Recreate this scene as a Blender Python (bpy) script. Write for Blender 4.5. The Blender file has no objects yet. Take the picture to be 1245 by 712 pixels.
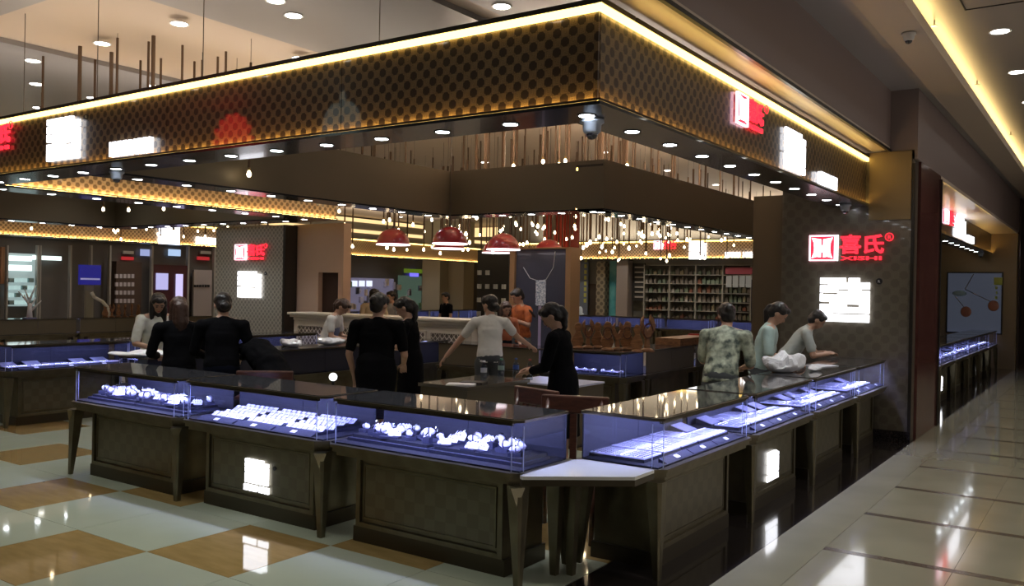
import bpy, math, random
from mathutils import Vector, Matrix, noise
random.seed(7)
C = bpy.context.scene.collection
PI = math.pi
R = math.radians
# ------------------------------------------------------------------ camera
EYE = 1.70; FPX = 1058.65; YAW = .6042; PIT = -.0044; ROL = .0182
_f = Vector((-math.sin(YAW)*math.cos(PIT), math.cos(YAW)*math.cos(PIT), math.sin(PIT)))
_r0 = Vector((math.cos(YAW), math.sin(YAW), 0)); _u0 = _r0.cross(_f)
_r = math.cos(ROL)*_r0 + math.sin(ROL)*_u0
_u = -math.sin(ROL)*_r0 + math.cos(ROL)*_u0
cam = bpy.data.cameras.new('camera'); cam.sensor_width = 36; cam.lens = FPX/1245*36
cam.clip_end = 200
co = bpy.data.objects.new('camera', cam); C.objects.link(co)
co.matrix_world = Matrix(((_r.x, _u.x, -_f.x, 0), (_r.y, _u.y, -_f.y, 0), (_r.z, _u.z, -_f.z, EYE), (0, 0, 0, 1)))
S = bpy.context.scene
S.camera = co
# ------------------------------------------------------------------ world, exposure
w = bpy.data.worlds.new('world'); S.world = w; w.use_nodes = True
w.node_tree.nodes['Background'].inputs[0].default_value = (.62, .58, .56, 1)
w.node_tree.nodes['Background'].inputs[1].default_value = .22
S.view_settings.view_transform = 'Standard'; S.view_settings.look = 'None'
S.view_settings.exposure = 0.3; S.view_settings.gamma = 1; S.view_settings.use_curve_mapping = False
S.cycles.max_bounces = 7; S.cycles.transparent_max_bounces = 16; S.cycles.diffuse_bounces = 2; S.cycles.glossy_bounces = 3
S.cycles.sample_clamp_indirect = 3; S.cycles.caustics_reflective = False; S.cycles.caustics_refractive = False
# area lamp maker for the added fills and the case lamps
def area(name, loc, sx, sy, power, col, rot=(0, 0, 0), parent=None):
    l = bpy.data.lights.new(name, 'AREA'); l.shape = 'RECTANGLE'; l.size = sx; l.size_y = sy; l.energy = power; l.color = col
    o = bpy.data.objects.new(name, l); C.objects.link(o); o.location = loc; o.rotation_euler = rot
    if parent: o.parent = parent
    return o
area('side_fill', (3.85, 9.0, 1.9), 2.2, 20, 85, (1, .88, .78), (0, R(90), 0))  # added unseen fill from the walkway side, brightens beam faces and ceiling band
# added up-facing fill lamps, out of sight above the canopies, brightening the high ceiling
area('ceiling_fill_front', (-8.5, 4.6, 3.40), 11, .2, 36, (1, .84, .68), (PI, 0, 0))
area('ceiling_fill_left', (-8.3, 7.5, 3.46), .2, 5, 26, (1, .84, .68), (PI, 0, 0))
area('ceiling_fill_rear', (-7.0, 10.3, 3.46), 2.5, .2, 90, (1, .80, .62), (PI, 0, 0))
area('ceiling_fill_inner', (-5.75, 14, 3.46), .2, 6, 130, (1, .80, .62), (PI, 0, 0))
area('ceiling_fill_second', (-10.8, 7.5, 3.40), .2, 5, 26, (1, .84, .68), (PI, 0, 0))
area('ceiling_fill_far', (-21.8, 16, 3.40), .2, 22, 260, (1, .82, .62), (PI, 0, 0))
area('ceiling_fill_goods', (-11, 26.1, 3.40), 12, .2, 260, (1, .82, .62), (PI, 0, 0))

# ------------------------------------------------------------------ pixel helpers (turn a pixel into a world point on a plane)
def ray(px, py): return _f + (px-622.5)/FPX*_r - (py-356)/FPX*_u
EYEV = Vector((0, 0, EYE))
def at_y(px, py, Y): d = ray(px, py); return EYEV + d*(Y/d.y)
def at_x(px, py, X): d = ray(px, py); return EYEV + d*(X/d.x)
def at_z(px, py, Z): d = ray(px, py); return EYEV + d*((Z-EYE)/d.z)
def at_d(px, py, D): return EYEV + ray(px, py)*D

# ------------------------------------------------------------------ materials
MATS = {}
def mat(name, col=(.5, .5, .5), rough=.5, metal=0, emit=None, strength=0, coat=0, ior=1.45, spec=None, alpha=None):
    if name in MATS: return MATS[name]
    m = bpy.data.materials.new(name); m.use_nodes = True; MATS[name] = m
    b = m.node_tree.nodes['Principled BSDF']
    b.inputs['Base Color'].default_value = (*col, 1); b.inputs['Roughness'].default_value = rough
    b.inputs['Metallic'].default_value = metal; b.inputs['IOR'].default_value = ior
    b.inputs['Coat Weight'].default_value = coat; b.inputs['Coat Roughness'].default_value = .03
    if spec is not None: b.inputs['Specular IOR Level'].default_value = spec
    if emit: b.inputs['Emission Color'].default_value = (*emit, 1); b.inputs['Emission Strength'].default_value = strength
    return m
class NT:
    def __init__(s, m): s.t = m.node_tree; s.b = s.t.nodes['Principled BSDF']
    def n(s, kind, **k):
        x = s.t.nodes.new(kind)
        for a, v in k.items(): setattr(x, a, v)
        return x
    def link(s, a, b): s.t.links.new(a, b)
    def m(s, op, a, b=None, c=None):
        x = s.t.nodes.new('ShaderNodeMath'); x.operation = op
        for i, v in enumerate((a, b, c)):
            if v is None: continue
            if isinstance(v, (int, float)): x.inputs[i].default_value = v
            else: s.link(v, x.inputs[i])
        return x.outputs[0]
    def mix(s, fac, c1, c2):
        x = s.t.nodes.new('ShaderNodeMix'); x.data_type = 'RGBA'
        if isinstance(fac, (int, float)): x.inputs[0].default_value = fac
        else: s.link(fac, x.inputs[0])
        for i, c in ((6, c1), (7, c2)):
            if isinstance(c, tuple): x.inputs[i].default_value = (*c, 1)
            else: s.link(c, x.inputs[i])
        return x.outputs[2]
def lattice(name, cell, dark, gold, coat=.6, rough=.45, metal=.3, fine=True):
    m = mat(name, dark, rough, metal, coat=coat); t = NT(m)
    g = t.n('ShaderNodeNewGeometry'); s = t.n('ShaderNodeSeparateXYZ'); t.link(g.outputs['Position'], s.inputs[0])
    u = t.m('DIVIDE', t.m('ADD', s.outputs[0], s.outputs[1]), cell); v = t.m('DIVIDE', s.outputs[2], cell)
    fu = t.m('SUBTRACT', t.m('FRACT', u), .5); fv = t.m('SUBTRACT', t.m('FRACT', v), .5)
    par = t.m('ABSOLUTE', t.m('MODULO', t.m('ADD', t.m('FLOOR', u), t.m('FLOOR', v)), 2.0))
    au = t.m('ABSOLUTE', fu); av = t.m('ABSOLUTE', fv)
    octo = t.m('MAXIMUM', t.m('MAXIMUM', au, av), t.m('MULTIPLY', t.m('ADD', au, av), .70))
    inoct = t.m('LESS_THAN', octo, .50)
    if fine:
        # meander lines inside the light cells
        mm = t.m('MAXIMUM', au, av)
        ring = t.m('LESS_THAN', t.m('FRACT', t.m('MULTIPLY', mm, 6.0)), .5)
        cut = t.m('GREATER_THAN', t.m('MULTIPLY', fu, fv), .0)
        lines = t.m('MAXIMUM', ring, t.m('MULTIPLY', cut, t.m('LESS_THAN', t.m('FRACT', t.m('MULTIPLY', t.m('ADD', fu, 2.0), 5.0)), .4)))
        lines = t.m('ADD', t.m('MULTIPLY', lines, .75), .25)
    else: lines = 1.0
    isdark = t.m('MULTIPLY', t.m('LESS_THAN', par, .5), inoct)
    g2 = t.mix(lines, tuple((a*.4+b*.6) for a, b in zip(gold, dark)), gold) if fine else gold
    col = t.mix(isdark, g2, dark)
    t.link(col, t.b.inputs['Base Color'])
    return m
def noisy(name, c1, c2, scale, rough=.5, metal=0, coat=0, stretch=(1, 1, 1), bump=0, detail=4):
    m = mat(name, c1, rough, metal, coat=coat); t = NT(m)
    tc = t.n('ShaderNodeTexCoord'); mp = t.n('ShaderNodeMapping'); mp.inputs['Scale'].default_value = stretch
    t.link(tc.outputs['Object'], mp.inputs[0])
    nz = t.n('ShaderNodeTexNoise'); nz.inputs['Scale'].default_value = scale; nz.inputs['Detail'].default_value = detail
    t.link(mp.outputs[0], nz.inputs[0])
    rp = t.n('ShaderNodeValToRGB'); rp.color_ramp.elements[0].position = .35; rp.color_ramp.elements[1].position = .65
    rp.color_ramp.elements[0].color = (*c1, 1); rp.color_ramp.elements[1].color = (*c2, 1)
    t.link(nz.outputs[0], rp.inputs[0]); t.link(rp.outputs[0], t.b.inputs['Base Color'])
    if bump:
        bp = t.n('ShaderNodeBump'); bp.inputs['Strength'].default_value = bump; t.link(nz.outputs[0], bp.inputs['Height']); t.link(bp.outputs[0], t.b.inputs['Normal'])
    return m
def checker(name, c1, c2, cell, rough=.4, metal=.4, coat=0):
    m = mat(name, c1, rough, metal, coat=coat); t = NT(m)
    tc = t.n('ShaderNodeTexCoord'); ck = t.n('ShaderNodeTexChecker'); ck.inputs['Scale'].default_value = 1/cell
    mp = t.n('ShaderNodeMapping'); mp.inputs['Location'].default_value = (.013, .017, .011)
    t.link(tc.outputs['Object'], mp.inputs[0]); t.link(mp.outputs[0], ck.inputs[0])
    ck.inputs[1].default_value = (*c1, 1); ck.inputs[2].default_value = (*c2, 1)
    nz = t.n('ShaderNodeTexNoise'); nz.inputs['Scale'].default_value = 9
    t.link(tc.outputs['Object'], nz.inputs[0])
    t.link(t.mix(t.m('MULTIPLY', nz.outputs[0], .5), ck.outputs[0], c1), t.b.inputs['Base Color'])
    return m
def glassmat(name, tint=(1, 1, 1), base=.02, boost=1.0):
    m = bpy.data.materials.new(name); m.use_nodes = True; MATS[name] = m; t = m.node_tree
    t.nodes.remove(t.nodes['Principled BSDF']); out = t.nodes['Material Output']
    tr = t.nodes.new('ShaderNodeBsdfTransparent'); tr.inputs[0].default_value = (*tint, 1)
    gl = t.nodes.new('ShaderNodeBsdfGlossy'); gl.inputs['Roughness'].default_value = .01
    lw = t.nodes.new('ShaderNodeLayerWeight'); lw.inputs[0].default_value = .5
    fr = t.nodes.new('ShaderNodeMath'); fr.operation = 'POWER'; fr.inputs[1].default_value = 4.5; t.links.new(lw.outputs['Facing'], fr.inputs[0])
    mu = t.nodes.new('ShaderNodeMath'); mu.operation = 'MULTIPLY_ADD'; mu.inputs[1].default_value = boost; mu.inputs[2].default_value = base; mu.use_clamp = True
    mx = t.nodes.new('ShaderNodeMixShader')
    t.links.new(fr.outputs[0], mu.inputs[0]); t.links.new(mu.outputs[0], mx.inputs[0])
    t.links.new(tr.outputs[0], mx.inputs[1]); t.links.new(gl.outputs[0], mx.inputs[2]); t.links.new(mx.outputs[0], out.inputs[0])
    return m
def emat(name, col, s): return mat(name, (.02, .02, .02), .5, emit=col, strength=s)

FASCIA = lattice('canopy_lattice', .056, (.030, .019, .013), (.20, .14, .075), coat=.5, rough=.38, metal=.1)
DARKPANEL = mat('olive_panel', (.125, .102, .066), .5, .2)
DARKTRIM = mat('dark_trim', (.03, .025, .02), .35, .4)
SOFFIT = mat('soffit', (.025, .028, .034), .18, .3, coat=.3)
GOLDLED = emat('gold_led', (1, .66, .17), 4.2)
GOLDLED2 = emat('gold_led_low', (1, .6, .16), 26)
WHITELED = emat('white_led', (.93, .96, 1), 9)
DOWN = emat('downlight_glow', (.88, .94, 1), 22)
DOWNW = emat('downlight_warm_glow', (1, .96, .88), 9)
BULB = emat('bulb_glow', (1, .78, .48), 13)
SIGNW = emat('sign_white', (.93, .94, 1), 2.6)
SIGNR = emat('sign_red', (1, .02, .04), 1.8)
SIGNP = emat('sign_pink', (1, .55, .68), 3)
METAL = noisy('bronze', (.135, .118, .076), (.19, .168, .11), 5, rough=.32, metal=.75)
METALD = mat('bronze_dark', (.07, .058, .038), .35, .6)
PANEL = checker('bronze_check', (.135, .12, .08), (.165, .148, .10), .085, .34, .55)
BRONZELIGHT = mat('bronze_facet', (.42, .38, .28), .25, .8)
GLASS = glassmat('case_glass', (.98, .985, 1), .02, .5)
TOPGLASS = mat('counter_top_glass', (.04, .04, .045), .04, 0, ior=2.5, coat=0)
VELVET = mat('blue_velvet', (.014, .016, .045), .8)
VELVETD = mat('dark_velvet', (.006, .007, .02), .7)
PAD = noisy('lilac_pad', (.55, .55, .85), (.75, .75, 1), 60, rough=.55)
PADG = noisy('grey_pad', (.3, .3, .42), (.42, .42, .58), 60, rough=.5)
SILVER = mat('silver', (.95, .95, 1), .15, 1)
WHITEPL = mat('white_card', (.85, .85, .9), .4)
CEIL = mat('ceiling_cream', (.52, .43, .35), .5)
CEILG = mat('ceiling_grey', (.30, .29, .30), .35)
MAUVE = mat('mauve_beam', (.27, .21, .20), .45)
BLUEGREY = mat('blue_grey_ceiling', (.42, .40, .43), .4)
GLOSSCEIL = mat('glossy_ceiling', (.66, .55, .46), .4, 0, coat=.12)
RODM = mat('brown_rod', (.10, .058, .032), .6)
WIRE = mat('wire', (.12, .1, .08), .5, .5)
SIGNWALL = lattice('sign_wall_squares', .095, (.15, .13, .098), (.19, .166, .128), coat=.4, rough=.3, metal=.4)
SIGNWALL2 = lattice('sign_wall_lattice', .05, (.22, .195, .16), (.40, .365, .30), coat=.2, rough=.4, metal=.2)
BRASS = mat('brass_panel', (.27, .20, .11), .4, .5)
MARBLE = noisy('red_brown_marble', (.085, .03, .028), (.12, .045, .04), 6, rough=.15, coat=.3)
GRANITE = noisy('black_granite', (.008, .007, .007), (.03, .025, .025), 60, rough=.12, coat=.4)
CREAMTILE = noisy('cream_tile', (.29, .28, .215), (.34, .33, .255), 1.4, rough=.09, coat=.25, detail=2)
WHITETILE = noisy('greenish_white_tile', (.44, .48, .38), (.49, .53, .43), 1.2, rough=.05, coat=.3, detail=2)
OCHRETILE = noisy('ochre_tile', (.33, .22, .085), (.40, .27, .11), 3.5, rough=.05, coat=.3, stretch=(1, 4, 1))
STRIPE = noisy('brown_stripe_stone', (.085, .07, .055), (.12, .10, .08), 30, rough=.2)
RED = mat('red_shade', (.32, .008, .014), .35, coat=.4)
SKIN = mat('skin', (.45, .27, .19), .5)
HAIR = noisy('black_hair', (.006, .005, .005), (.018, .014, .013), 40, rough=.4, stretch=(1, 1, .1), bump=.3)
HAIRB = noisy('brown_hair', (.03, .014, .009), (.06, .03, .02), 40, rough=.4, stretch=(1, 1, .1), bump=.3)
WOODD = noisy('dark_red_wood', (.05, .02, .014), (.09, .035, .022), 12, rough=.3, coat=.4, stretch=(1, 1, 6))
WOOD = noisy('carved_wood', (.16, .065, .025), (.3, .14, .055), 14, rough=.45, stretch=(1, 1, 4))
CREAMPAINT = mat('cream_paint', (.62, .55, .44), .45)
BLACKM = mat('black_plastic', (.01, .01, .012), .4)
CAMW = mat('camera_white', (.4, .45, .55), .35)
DARKWALL = mat('far_wall_dark', (.05, .045, .045), .6)
# ------------------------------------------------------------------ mesh builder
class MB:
    def __init__(s): s.v = []; s.f = []; s.M = Matrix.Identity(4); s.mi = []; s.cur = 0
    def add(s, vs, fs):
        o = len(s.v); s.v += [tuple(s.M @ Vector(p)) for p in vs]
        s.f += [tuple(i+o for i in f) for f in fs]; s.mi += [s.cur]*len(fs); return s
    def box(s, x0, x1, y0, y1, z0, z1):
        if x0 > x1: x0, x1 = x1, x0
        if y0 > y1: y0, y1 = y1, y0
        if z0 > z1: z0, z1 = z1, z0
        return s.add([(x0,y0,z0),(x1,y0,z0),(x1,y1,z0),(x0,y1,z0),(x0,y0,z1),(x1,y0,z1),(x1,y1,z1),(x0,y1,z1)],
                     [(0,3,2,1),(4,5,6,7),(0,1,5,4),(1,2,6,5),(2,3,7,6),(3,0,4,7)])
    def prism(s, poly, z0, z1, poly2=None):
        n = len(poly); p2 = poly2 or poly
        return s.add([(x,y,z0) for x,y in poly]+[(x,y,z1) for x,y in p2],
                     [tuple(range(n-1,-1,-1)), tuple(range(n,2*n))]+[(i,(i+1)%n,n+(i+1)%n,n+i) for i in range(n)])
    def tube(s, p0, p1, r0, r1=None, n=10):
        r1 = r0 if r1 is None else r1
        p0 = Vector(p0); p1 = Vector(p1); d = (p1-p0)
        if d.length < 1e-6: return s
        d.normalize(); a = d.orthogonal().normalized(); b = d.cross(a)
        ring = lambda p, r: [tuple(p+(a*math.cos(2*PI*i/n)+b*math.sin(2*PI*i/n))*r) for i in range(n)]
        return s.add(ring(p0, r0)+ring(p1, r1), [tuple(range(n-1,-1,-1)), tuple(range(n,2*n))]+[(i,(i+1)%n,n+(i+1)%n,n+i) for i in range(n)])
    def path(s, pts, r, n=6):
        for a, b in zip(pts, pts[1:]): s.tube(a, b, r, r, n)
        return s
    def ell(s, c, r, seg=12, rings=8):
        if isinstance(r, (int, float)): r = (r, r, r)
        vs = [(c[0], c[1], c[2]-r[2])]
        for j in range(1, rings):
            t = PI*j/rings
            for i in range(seg):
                a = 2*PI*i/seg; vs.append((c[0]+r[0]*math.sin(t)*math.cos(a), c[1]+r[1]*math.sin(t)*math.sin(a), c[2]-r[2]*math.cos(t)))
        vs.append((c[0], c[1], c[2]+r[2])); fs = []
        for i in range(seg): fs.append((0, 1+(i+1)%seg, 1+i))
        for j in range(rings-2):
            for i in range(seg):
                a = 1+j*seg+i; b = 1+j*seg+(i+1)%seg; fs.append((a, b, b+seg, a+seg))
        L = len(vs)-1; k = 1+(rings-2)*seg
        for i in range(seg): fs.append((k+i, k+(i+1)%seg, L))
        return s.add(vs, fs)
    def lathe(s, prof, c=(0, 0, 0), n=20, caps=True):
        vs = []
        for r, z in prof:
            for i in range(n): a = 2*PI*i/n; vs.append((c[0]+r*math.cos(a), c[1]+r*math.sin(a), c[2]+z))
        fs = [(j*n+i, j*n+(i+1)%n, (j+1)*n+(i+1)%n, (j+1)*n+i) for j in range(len(prof)-1) for i in range(n)]
        if caps: fs += [tuple(range(n-1, -1, -1)), tuple(range((len(prof)-1)*n, len(prof)*n))]
        return s.add(vs, fs)
    def mesh(s, name, *mats, smooth=False):
        me = bpy.data.meshes.new(name); me.from_pydata(s.v, [], s.f)
        for m in mats: me.materials.append(m)
        if len(mats) > 1: me.polygons.foreach_set('material_index', s.mi)
        if smooth: me.polygons.foreach_set('use_smooth', [True]*len(s.f))
        me.update(); return me
    def build(s, name, m, parent=None, smooth=False, loc=None, rot=None, **tags):
        ms = m if isinstance(m, (list, tuple)) else (m,)
        return obj(name, s.mesh(name, *ms, smooth=smooth), parent, loc, rot, **tags)
def obj(name, me, parent=None, loc=None, rot=None, **tags):
    o = bpy.data.objects.new(name, me); C.objects.link(o)
    if parent: o.parent = parent
    if loc is not None: o.location = loc
    if rot is not None: o.rotation_euler = rot
    for k, v in tags.items():
        if v is not None: o[k] = v
    return o
def thing(name, label, category, loc=(0, 0, 0), rz=0, group=None):
    return obj(name, None, None, loc, (0, 0, rz), label=label, category=category, group=group)
def copy_tree(o, parent=None):
    c = o.copy(); C.objects.link(c)
    if parent: c.parent = parent
    for ch in list(o.children): copy_tree(ch, c)
    return c
def B(name, m, x0, x1, y0, y1, z0, z1, parent=None, **tags):
    """one box with its origin at its base centre"""
    cx, cy, cz = (x0+x1)/2, (y0+y1)/2, min(z0, z1)
    return MB().box(x0-cx, x1-cx, y0-cy, y1-cy, z0-cz, z1-cz).build(name, m, parent, loc=(cx, cy, cz), **tags)
def bevel(o, w=.004, seg=2):
    b = o.modifiers.new('bevel', 'BEVEL'); b.width = w; b.segments = seg; b.limit_method = 'ANGLE'; return o
ST = dict(kind='structure')
# ------------------------------------------------------------------ floor
floor = B('floor', mat('floor_bed', (.2, .18, .15), .4), -32, 4, -7, 42, -.12, -.012, **ST)
tile_w = MB().box(.002, .808, .002, .798, -.012, 0).mesh('floor_tile', WHITETILE)
tile_o = MB().box(.002, .808, .002, .798, -.012, 0).mesh('floor_tile', OCHRETILE)
for i in range(-11, 4):
    for j in range(-3, 7):
        x = -5.0+.81*i; y = 3.23+.8*j
        if x+.8 > -2.15: continue
        obj('floor_tile', tile_o if (i-j) % 3 == 0 else tile_w, floor, (x, y, 0.108-.108))
B('trim_1', GRANITE, -2.56, -1.9, .83, 26, -.012, .001, **ST)
def fix_parent_z(): pass
# walkway: cream tiles between dark stone stripes
ys = [1.36+1.165*k for k in range(20)]
B('border_slab', CREAMTILE, -1.899, -1.57, 0.6, 26, -.012, 0, floor)
for k, y in enumerate(ys):
    B('stripe_slab', STRIPE, -1.568, 3.0, y-.04, y+.04, -.012, .0005, floor)
    for m_ in range(6):
        x = -1.568+.78*m_
        B('walkway_tile', CREAMTILE, x+.0015, x+.7785, y+.0415, y+1.1235, -.012, 0, floor)
for o in floor.children:
    o.location -= Vector((floor.location))
for i in range(5):
    for j in range(4):
        pass
# ------------------------------------------------------------------ ceilings and mall shell
B('ceiling', CEIL, -32, -2.40, -7, 42, 4.5, 4.6, **ST)
def tray(n, x0, x1, y0, y1):   # shallow raised panel with a soft dark edge
    B('trim_%d' % n, CEILG, x0, x1, y0, y1, 4.44, 4.499, **ST)
tray(2, -7.75, -5.4, 4.85, 9.9); tray(3, -16.3, -10.6, 4.85, 12); tray(4, -14, -2.41, 1.0, 4.4); tray(5, -5.1, -2.41, 4.85, 9.9)
B('ceiling_strip', GLOSSCEIL, -2.44, -2.2, -3, 11, 3.42, 3.46, **ST)
B('wall_beam', MAUVE, -2.40, -2.2, -3, 11, 3.46, 4.12, **ST)
B('trim_6', DARKTRIM, -2.215, -2.185, -3, 11, 3.40, 3.43, **ST)
B('ceiling_upper', BLUEGREY, -2.2, -1.77, -3, 26, 4.12, 4.2, **ST)
B('ceiling_band', CEIL, -1.77, -1.42, -3, 30, 4.06, 4.12, **ST)
B('trim_7', CEIL, -1.46, -1.42, -3, 30, 4.12, 4.17, **ST)
B('ceiling_walkway', mat('walkway_ceiling', (.42, .37, .33), .35), -1.8, 4, -7, 30, 4.32, 4.4, **ST)
B('trim_8', emat('cove_led', (1, .72, .28), 13), -1.56, -1.50, -3, 29, 4.125, 4.14, **ST)
# sign wall on the right with its brass end and marble pilaster
B('wall_right', SIGNWALL, -3.46, -1.93, 11.0, 11.25, 0, 3.41, **ST)
B('trim_9', DARKTRIM, -1.95, -1.915, 10.975, 11.02, 0, 3.25, **ST)
B('trim_11', BRASS, -2.42, -1.955, 10.97, 10.999, 2.60, 3.40, **ST)
B('wall_pilaster', MARBLE, -2.45, -1.9, 11.26, 12.7, 0, 3.3, **ST)
B('trim_10', DARKTRIM, -1.915, -1.88, 12.66, 12.72, 0, 3.25, **ST)
B('wall_upper', MAUVE, -2.3, -1.9, 11.0, 27, 3.3, 4.12, **ST)
B('baseboard_right', GRANITE, -3.46, -1.92, 10.96, 11.0, 0, .12, **ST)
B('ceiling_neighbour', GLOSSCEIL, -2.46, -1.9, 12.7, 24, 3.25, 3.3, **ST)
B('wall_end', BRASS, -4.6, -1.9, 24.0, 24.3, 0, 3.25, **ST)
B('wall_far_right', mat('dark_brown_wall', (.06, .035, .03), .3, coat=.3), -2.3, -1.86, 24.3, 30, 0, 4.12, **ST)
B('wall_walkway_end', mat('end_wall', (.10, .07, .06), .4), -2.3, 4, 29.7, 30, 0, 4.4, **ST)
B('wall_back_shop', DARKPANEL, -4.6, -3.9, 13.2, 24, 0, 3.2, **ST)
B('wall_behind', mat('behind_wall', (.12, .10, .085), .6), -32, 4.2, -7.3, -7.0, 0, 4.6, **ST)
B('wall_opposite_shops', mat('behind_wall'), 4.0, 4.3, -7, 30, 0, 4.4, **ST)
B('ceiling_behind', CEIL, -2.4, 4.2, -7.0, -3.0, 4.4, 4.5, **ST)
# far shells
B('wall_left', DARKWALL, -31.7, -31.4, -7, 42, 0, 4.5, **ST)
B('wall_back', DARKWALL, -32, -2.3, 41.6, 41.9, 0, 4.5, **ST)
# ------------------------------------------------------------------ canopies (hanging fascia rings)
def canopy_seg(root, axis, outer, inner, a0, a1, lit=True, zi=3.376, sa=None, ia=None, la=None, pm=None):
    """axis 'x': runs along x, faces outer y; axis 'y': runs along y, faces outer x"""
    sg = 1 if outer > inner else -1
    sa = sa or (a0, a1); ia = ia or (a0, a1); la = la or (a0, a1)
    def bb(n, m, p0, p1, b0, b1, z0, z1):
        if axis == 'x': o = B(n, m, b0, b1, p0, p1, z0, z1)
        else: o = B(n, m, p0, p1, b0, b1, z0, z1)
        o.parent = root; return o
    Zb, Zt = 2.766, 3.376
    bb('soffit', SOFFIT, outer+.034*sg, inner, *sa, Zb, Zb+.02)
    bb('inner_panel', DARKPANEL, inner+.002*sg, inner+.02*sg, *ia, Zb+.021, max(zi, Zt-.001))
    bb('cap', DARKTRIM, outer+.032*sg, inner+.021*sg, *sa, Zt-.03, Zt)
    L = a1-a0; n = max(1, round(L/2.1))
    for i in range(n):
        s0 = a0+L*i/n; s1 = a0+L*(i+1)/n
        bb('lattice_panel', (pm or FASCIA) if lit else DARKPANEL, outer, outer-.02*sg, s0+.003, s1-.003, Zb+.021, Zt-.031)
    if lit:
        bb('led_strip', GOLDLED, outer+.004*sg, outer+.028*sg, *la, Zt-.072, Zt-.031)
        bb('led_strip', emat('gold_led_far', (1, .6, .2), 60) if pm else GOLDLED2, outer+.014*sg, outer+.024*sg, *la, Zb+.021, Zb+.030)
        bb('ledge_lip', DARKTRIM, outer+.028*sg, outer+.034*sg, *la, Zb+.021, Zb+.036)
FASCIAB = lattice('canopy_lattice_lit', .056, (.24, .17, .11), (.72, .55, .36), coat=.3, rough=.45)  # brighter lattice copy, strong light on the distant panels put into its colour
can1 = thing('canopy', 'nearest lattice-fronted hanging canopy with glowing gold top edge above front counters', 'canopy', group='hanging canopies')
canopy_seg(can1, 'x', 4.395, 4.81, -17.0, -2.46, sa=(-17, -2.426), ia=(-17, -2.862), la=(-17, -2.43))
canopy_seg(can1, 'y', -2.46, -2.84, 4.416, 10.99, sa=(4.811, 10.99), ia=(4.81, 10.99), la=(4.363, 10.99))
canopy_seg(can1, 'y', -8.5, -8.13, 4.83, 10.1, zi=3.43)
canopy_seg(can1, 'x', 10.5, 10.1, -8.5, -5.55, zi=3.43)
canopy_seg(can1, 'y', -5.93, -5.53, 10.1, 17.5, zi=3.43)
can2 = thing('canopy', 'second hanging canopy with lattice side above the counters on the left', 'canopy', group='hanging canopies')
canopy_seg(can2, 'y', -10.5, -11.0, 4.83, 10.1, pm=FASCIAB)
canopy_seg(can2, 'y', -16.5, -16.1, 4.83, 9.6)
canopy_seg(can2, 'x', 10.05, 9.6, -16.5, -11.02)
can3 = thing('canopy', 'distant glowing canopy running past the shopfronts on the far left', 'canopy', group='hanging canopies')
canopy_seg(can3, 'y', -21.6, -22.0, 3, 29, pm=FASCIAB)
can4 = thing('canopy', 'distant glowing canopy in front of the goods shelves', 'canopy', group='hanging canopies')
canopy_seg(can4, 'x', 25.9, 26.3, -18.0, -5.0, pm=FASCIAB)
can5 = thing('canopy', 'gold-edged canopy of the neighbouring shop beyond the marble pilaster', 'canopy', group='hanging canopies')
canopy_seg(can5, 'y', -2.46, -2.84, 12.75, 23.98)
for c in (can1, can2, can3, can4, can5):
    pass
# far ceiling cove lines
for i, (y, x0, x1) in enumerate(((31, -26, -12), (37, -30, -14))):
    B('trim_%d' % (20+i), emat('far_cove', (1, .66, .3), 1.1), x0, x1, y, y+.1, 4.0, 4.4, **ST)

# downlights under the canopies
dl_rim = MB().lathe([(.052, 0), (.06, -.004), (.06, .004), (.05, .004)], n=20).mesh('rim', DARKTRIM)
dl_disc = MB().lathe([(.046, -.003), (.046, .001)], n=16).mesh('lamp_disc', DOWN)
def downlight(x, y, z, label, group, power=0, rim=None, disc=None, name='downlight', s=1, col=(.93, .96, 1)):
    t = thing(name, label, 'downlight', (x, y, z), 0, group)
    obj('rim', rim or dl_rim, t); obj('lamp_disc', disc or dl_disc, t)
    if power:
        l = bpy.data.lights.new('spot', 'SPOT'); l.energy = power; l.spot_size = R(95); l.spot_blend = .7; l.shadow_soft_size = .05; l.color = col
        o = bpy.data.objects.new('spot', l); C.objects.link(o); o.parent = t; o.location = (0, 0, -.02)
    t.scale = (s, s, s); return t
Z = 2.764
for k in range(18):
    x = -2.66-.565*k
    downlight(x, 4.62, Z, 'small round cool-white downlight in the front canopy underside', 'front canopy downlights', 16 if x > -8.3 else 0)
for k in range(10):
    downlight(-2.66, 5.23+.6*k, Z, 'small round cool-white downlight in the right canopy underside', 'right canopy downlights', 13)
for k in range(9): downlight(-8.32, 5.2+.58*k, Z, 'small downlight under the dark inner canopy edge left of the pendants', 'left inner canopy downlights', 8)
for k in range(5): downlight(-7.8+.5*k, 10.3, Z, 'small downlight under the dark rear canopy edge', 'rear inner canopy downlights', 10)
for k in range(12): downlight(-5.73, 10.4+.58*k, Z, 'small downlight under the dark canopy edge running away behind', 'receding inner canopy downlights')
for k in range(9): downlight(-10.75, 5.0+.58*k, Z, 'small downlight under the second canopy side', 'second canopy downlights', 8)
for k in range(9): downlight(-16.3, 5.0+.55*k, Z, 'small downlight under the far edge of the second canopy', 'second canopy far downlights')
for k in range(9): downlight(-15.8+.55*k, 9.82, Z, 'small downlight under the rear edge of the second canopy', 'second canopy rear downlights', 12)
for k in range(14): downlight(-2.64, 13.0+.75*k, Z, 'small downlight under the neighbouring shop canopy', 'neighbour canopy downlights')
big_rim = MB().lathe([(.085, 0), (.10, -.006), (.10, .004), (.08, .004)], n=24).mesh('rim', mat('white_rim', (.7, .68, .64), .4))
big_disc = MB().lathe([(.08, -.004), (.08, .001)], n=20).mesh('lamp_disc', DOWNW)
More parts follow.
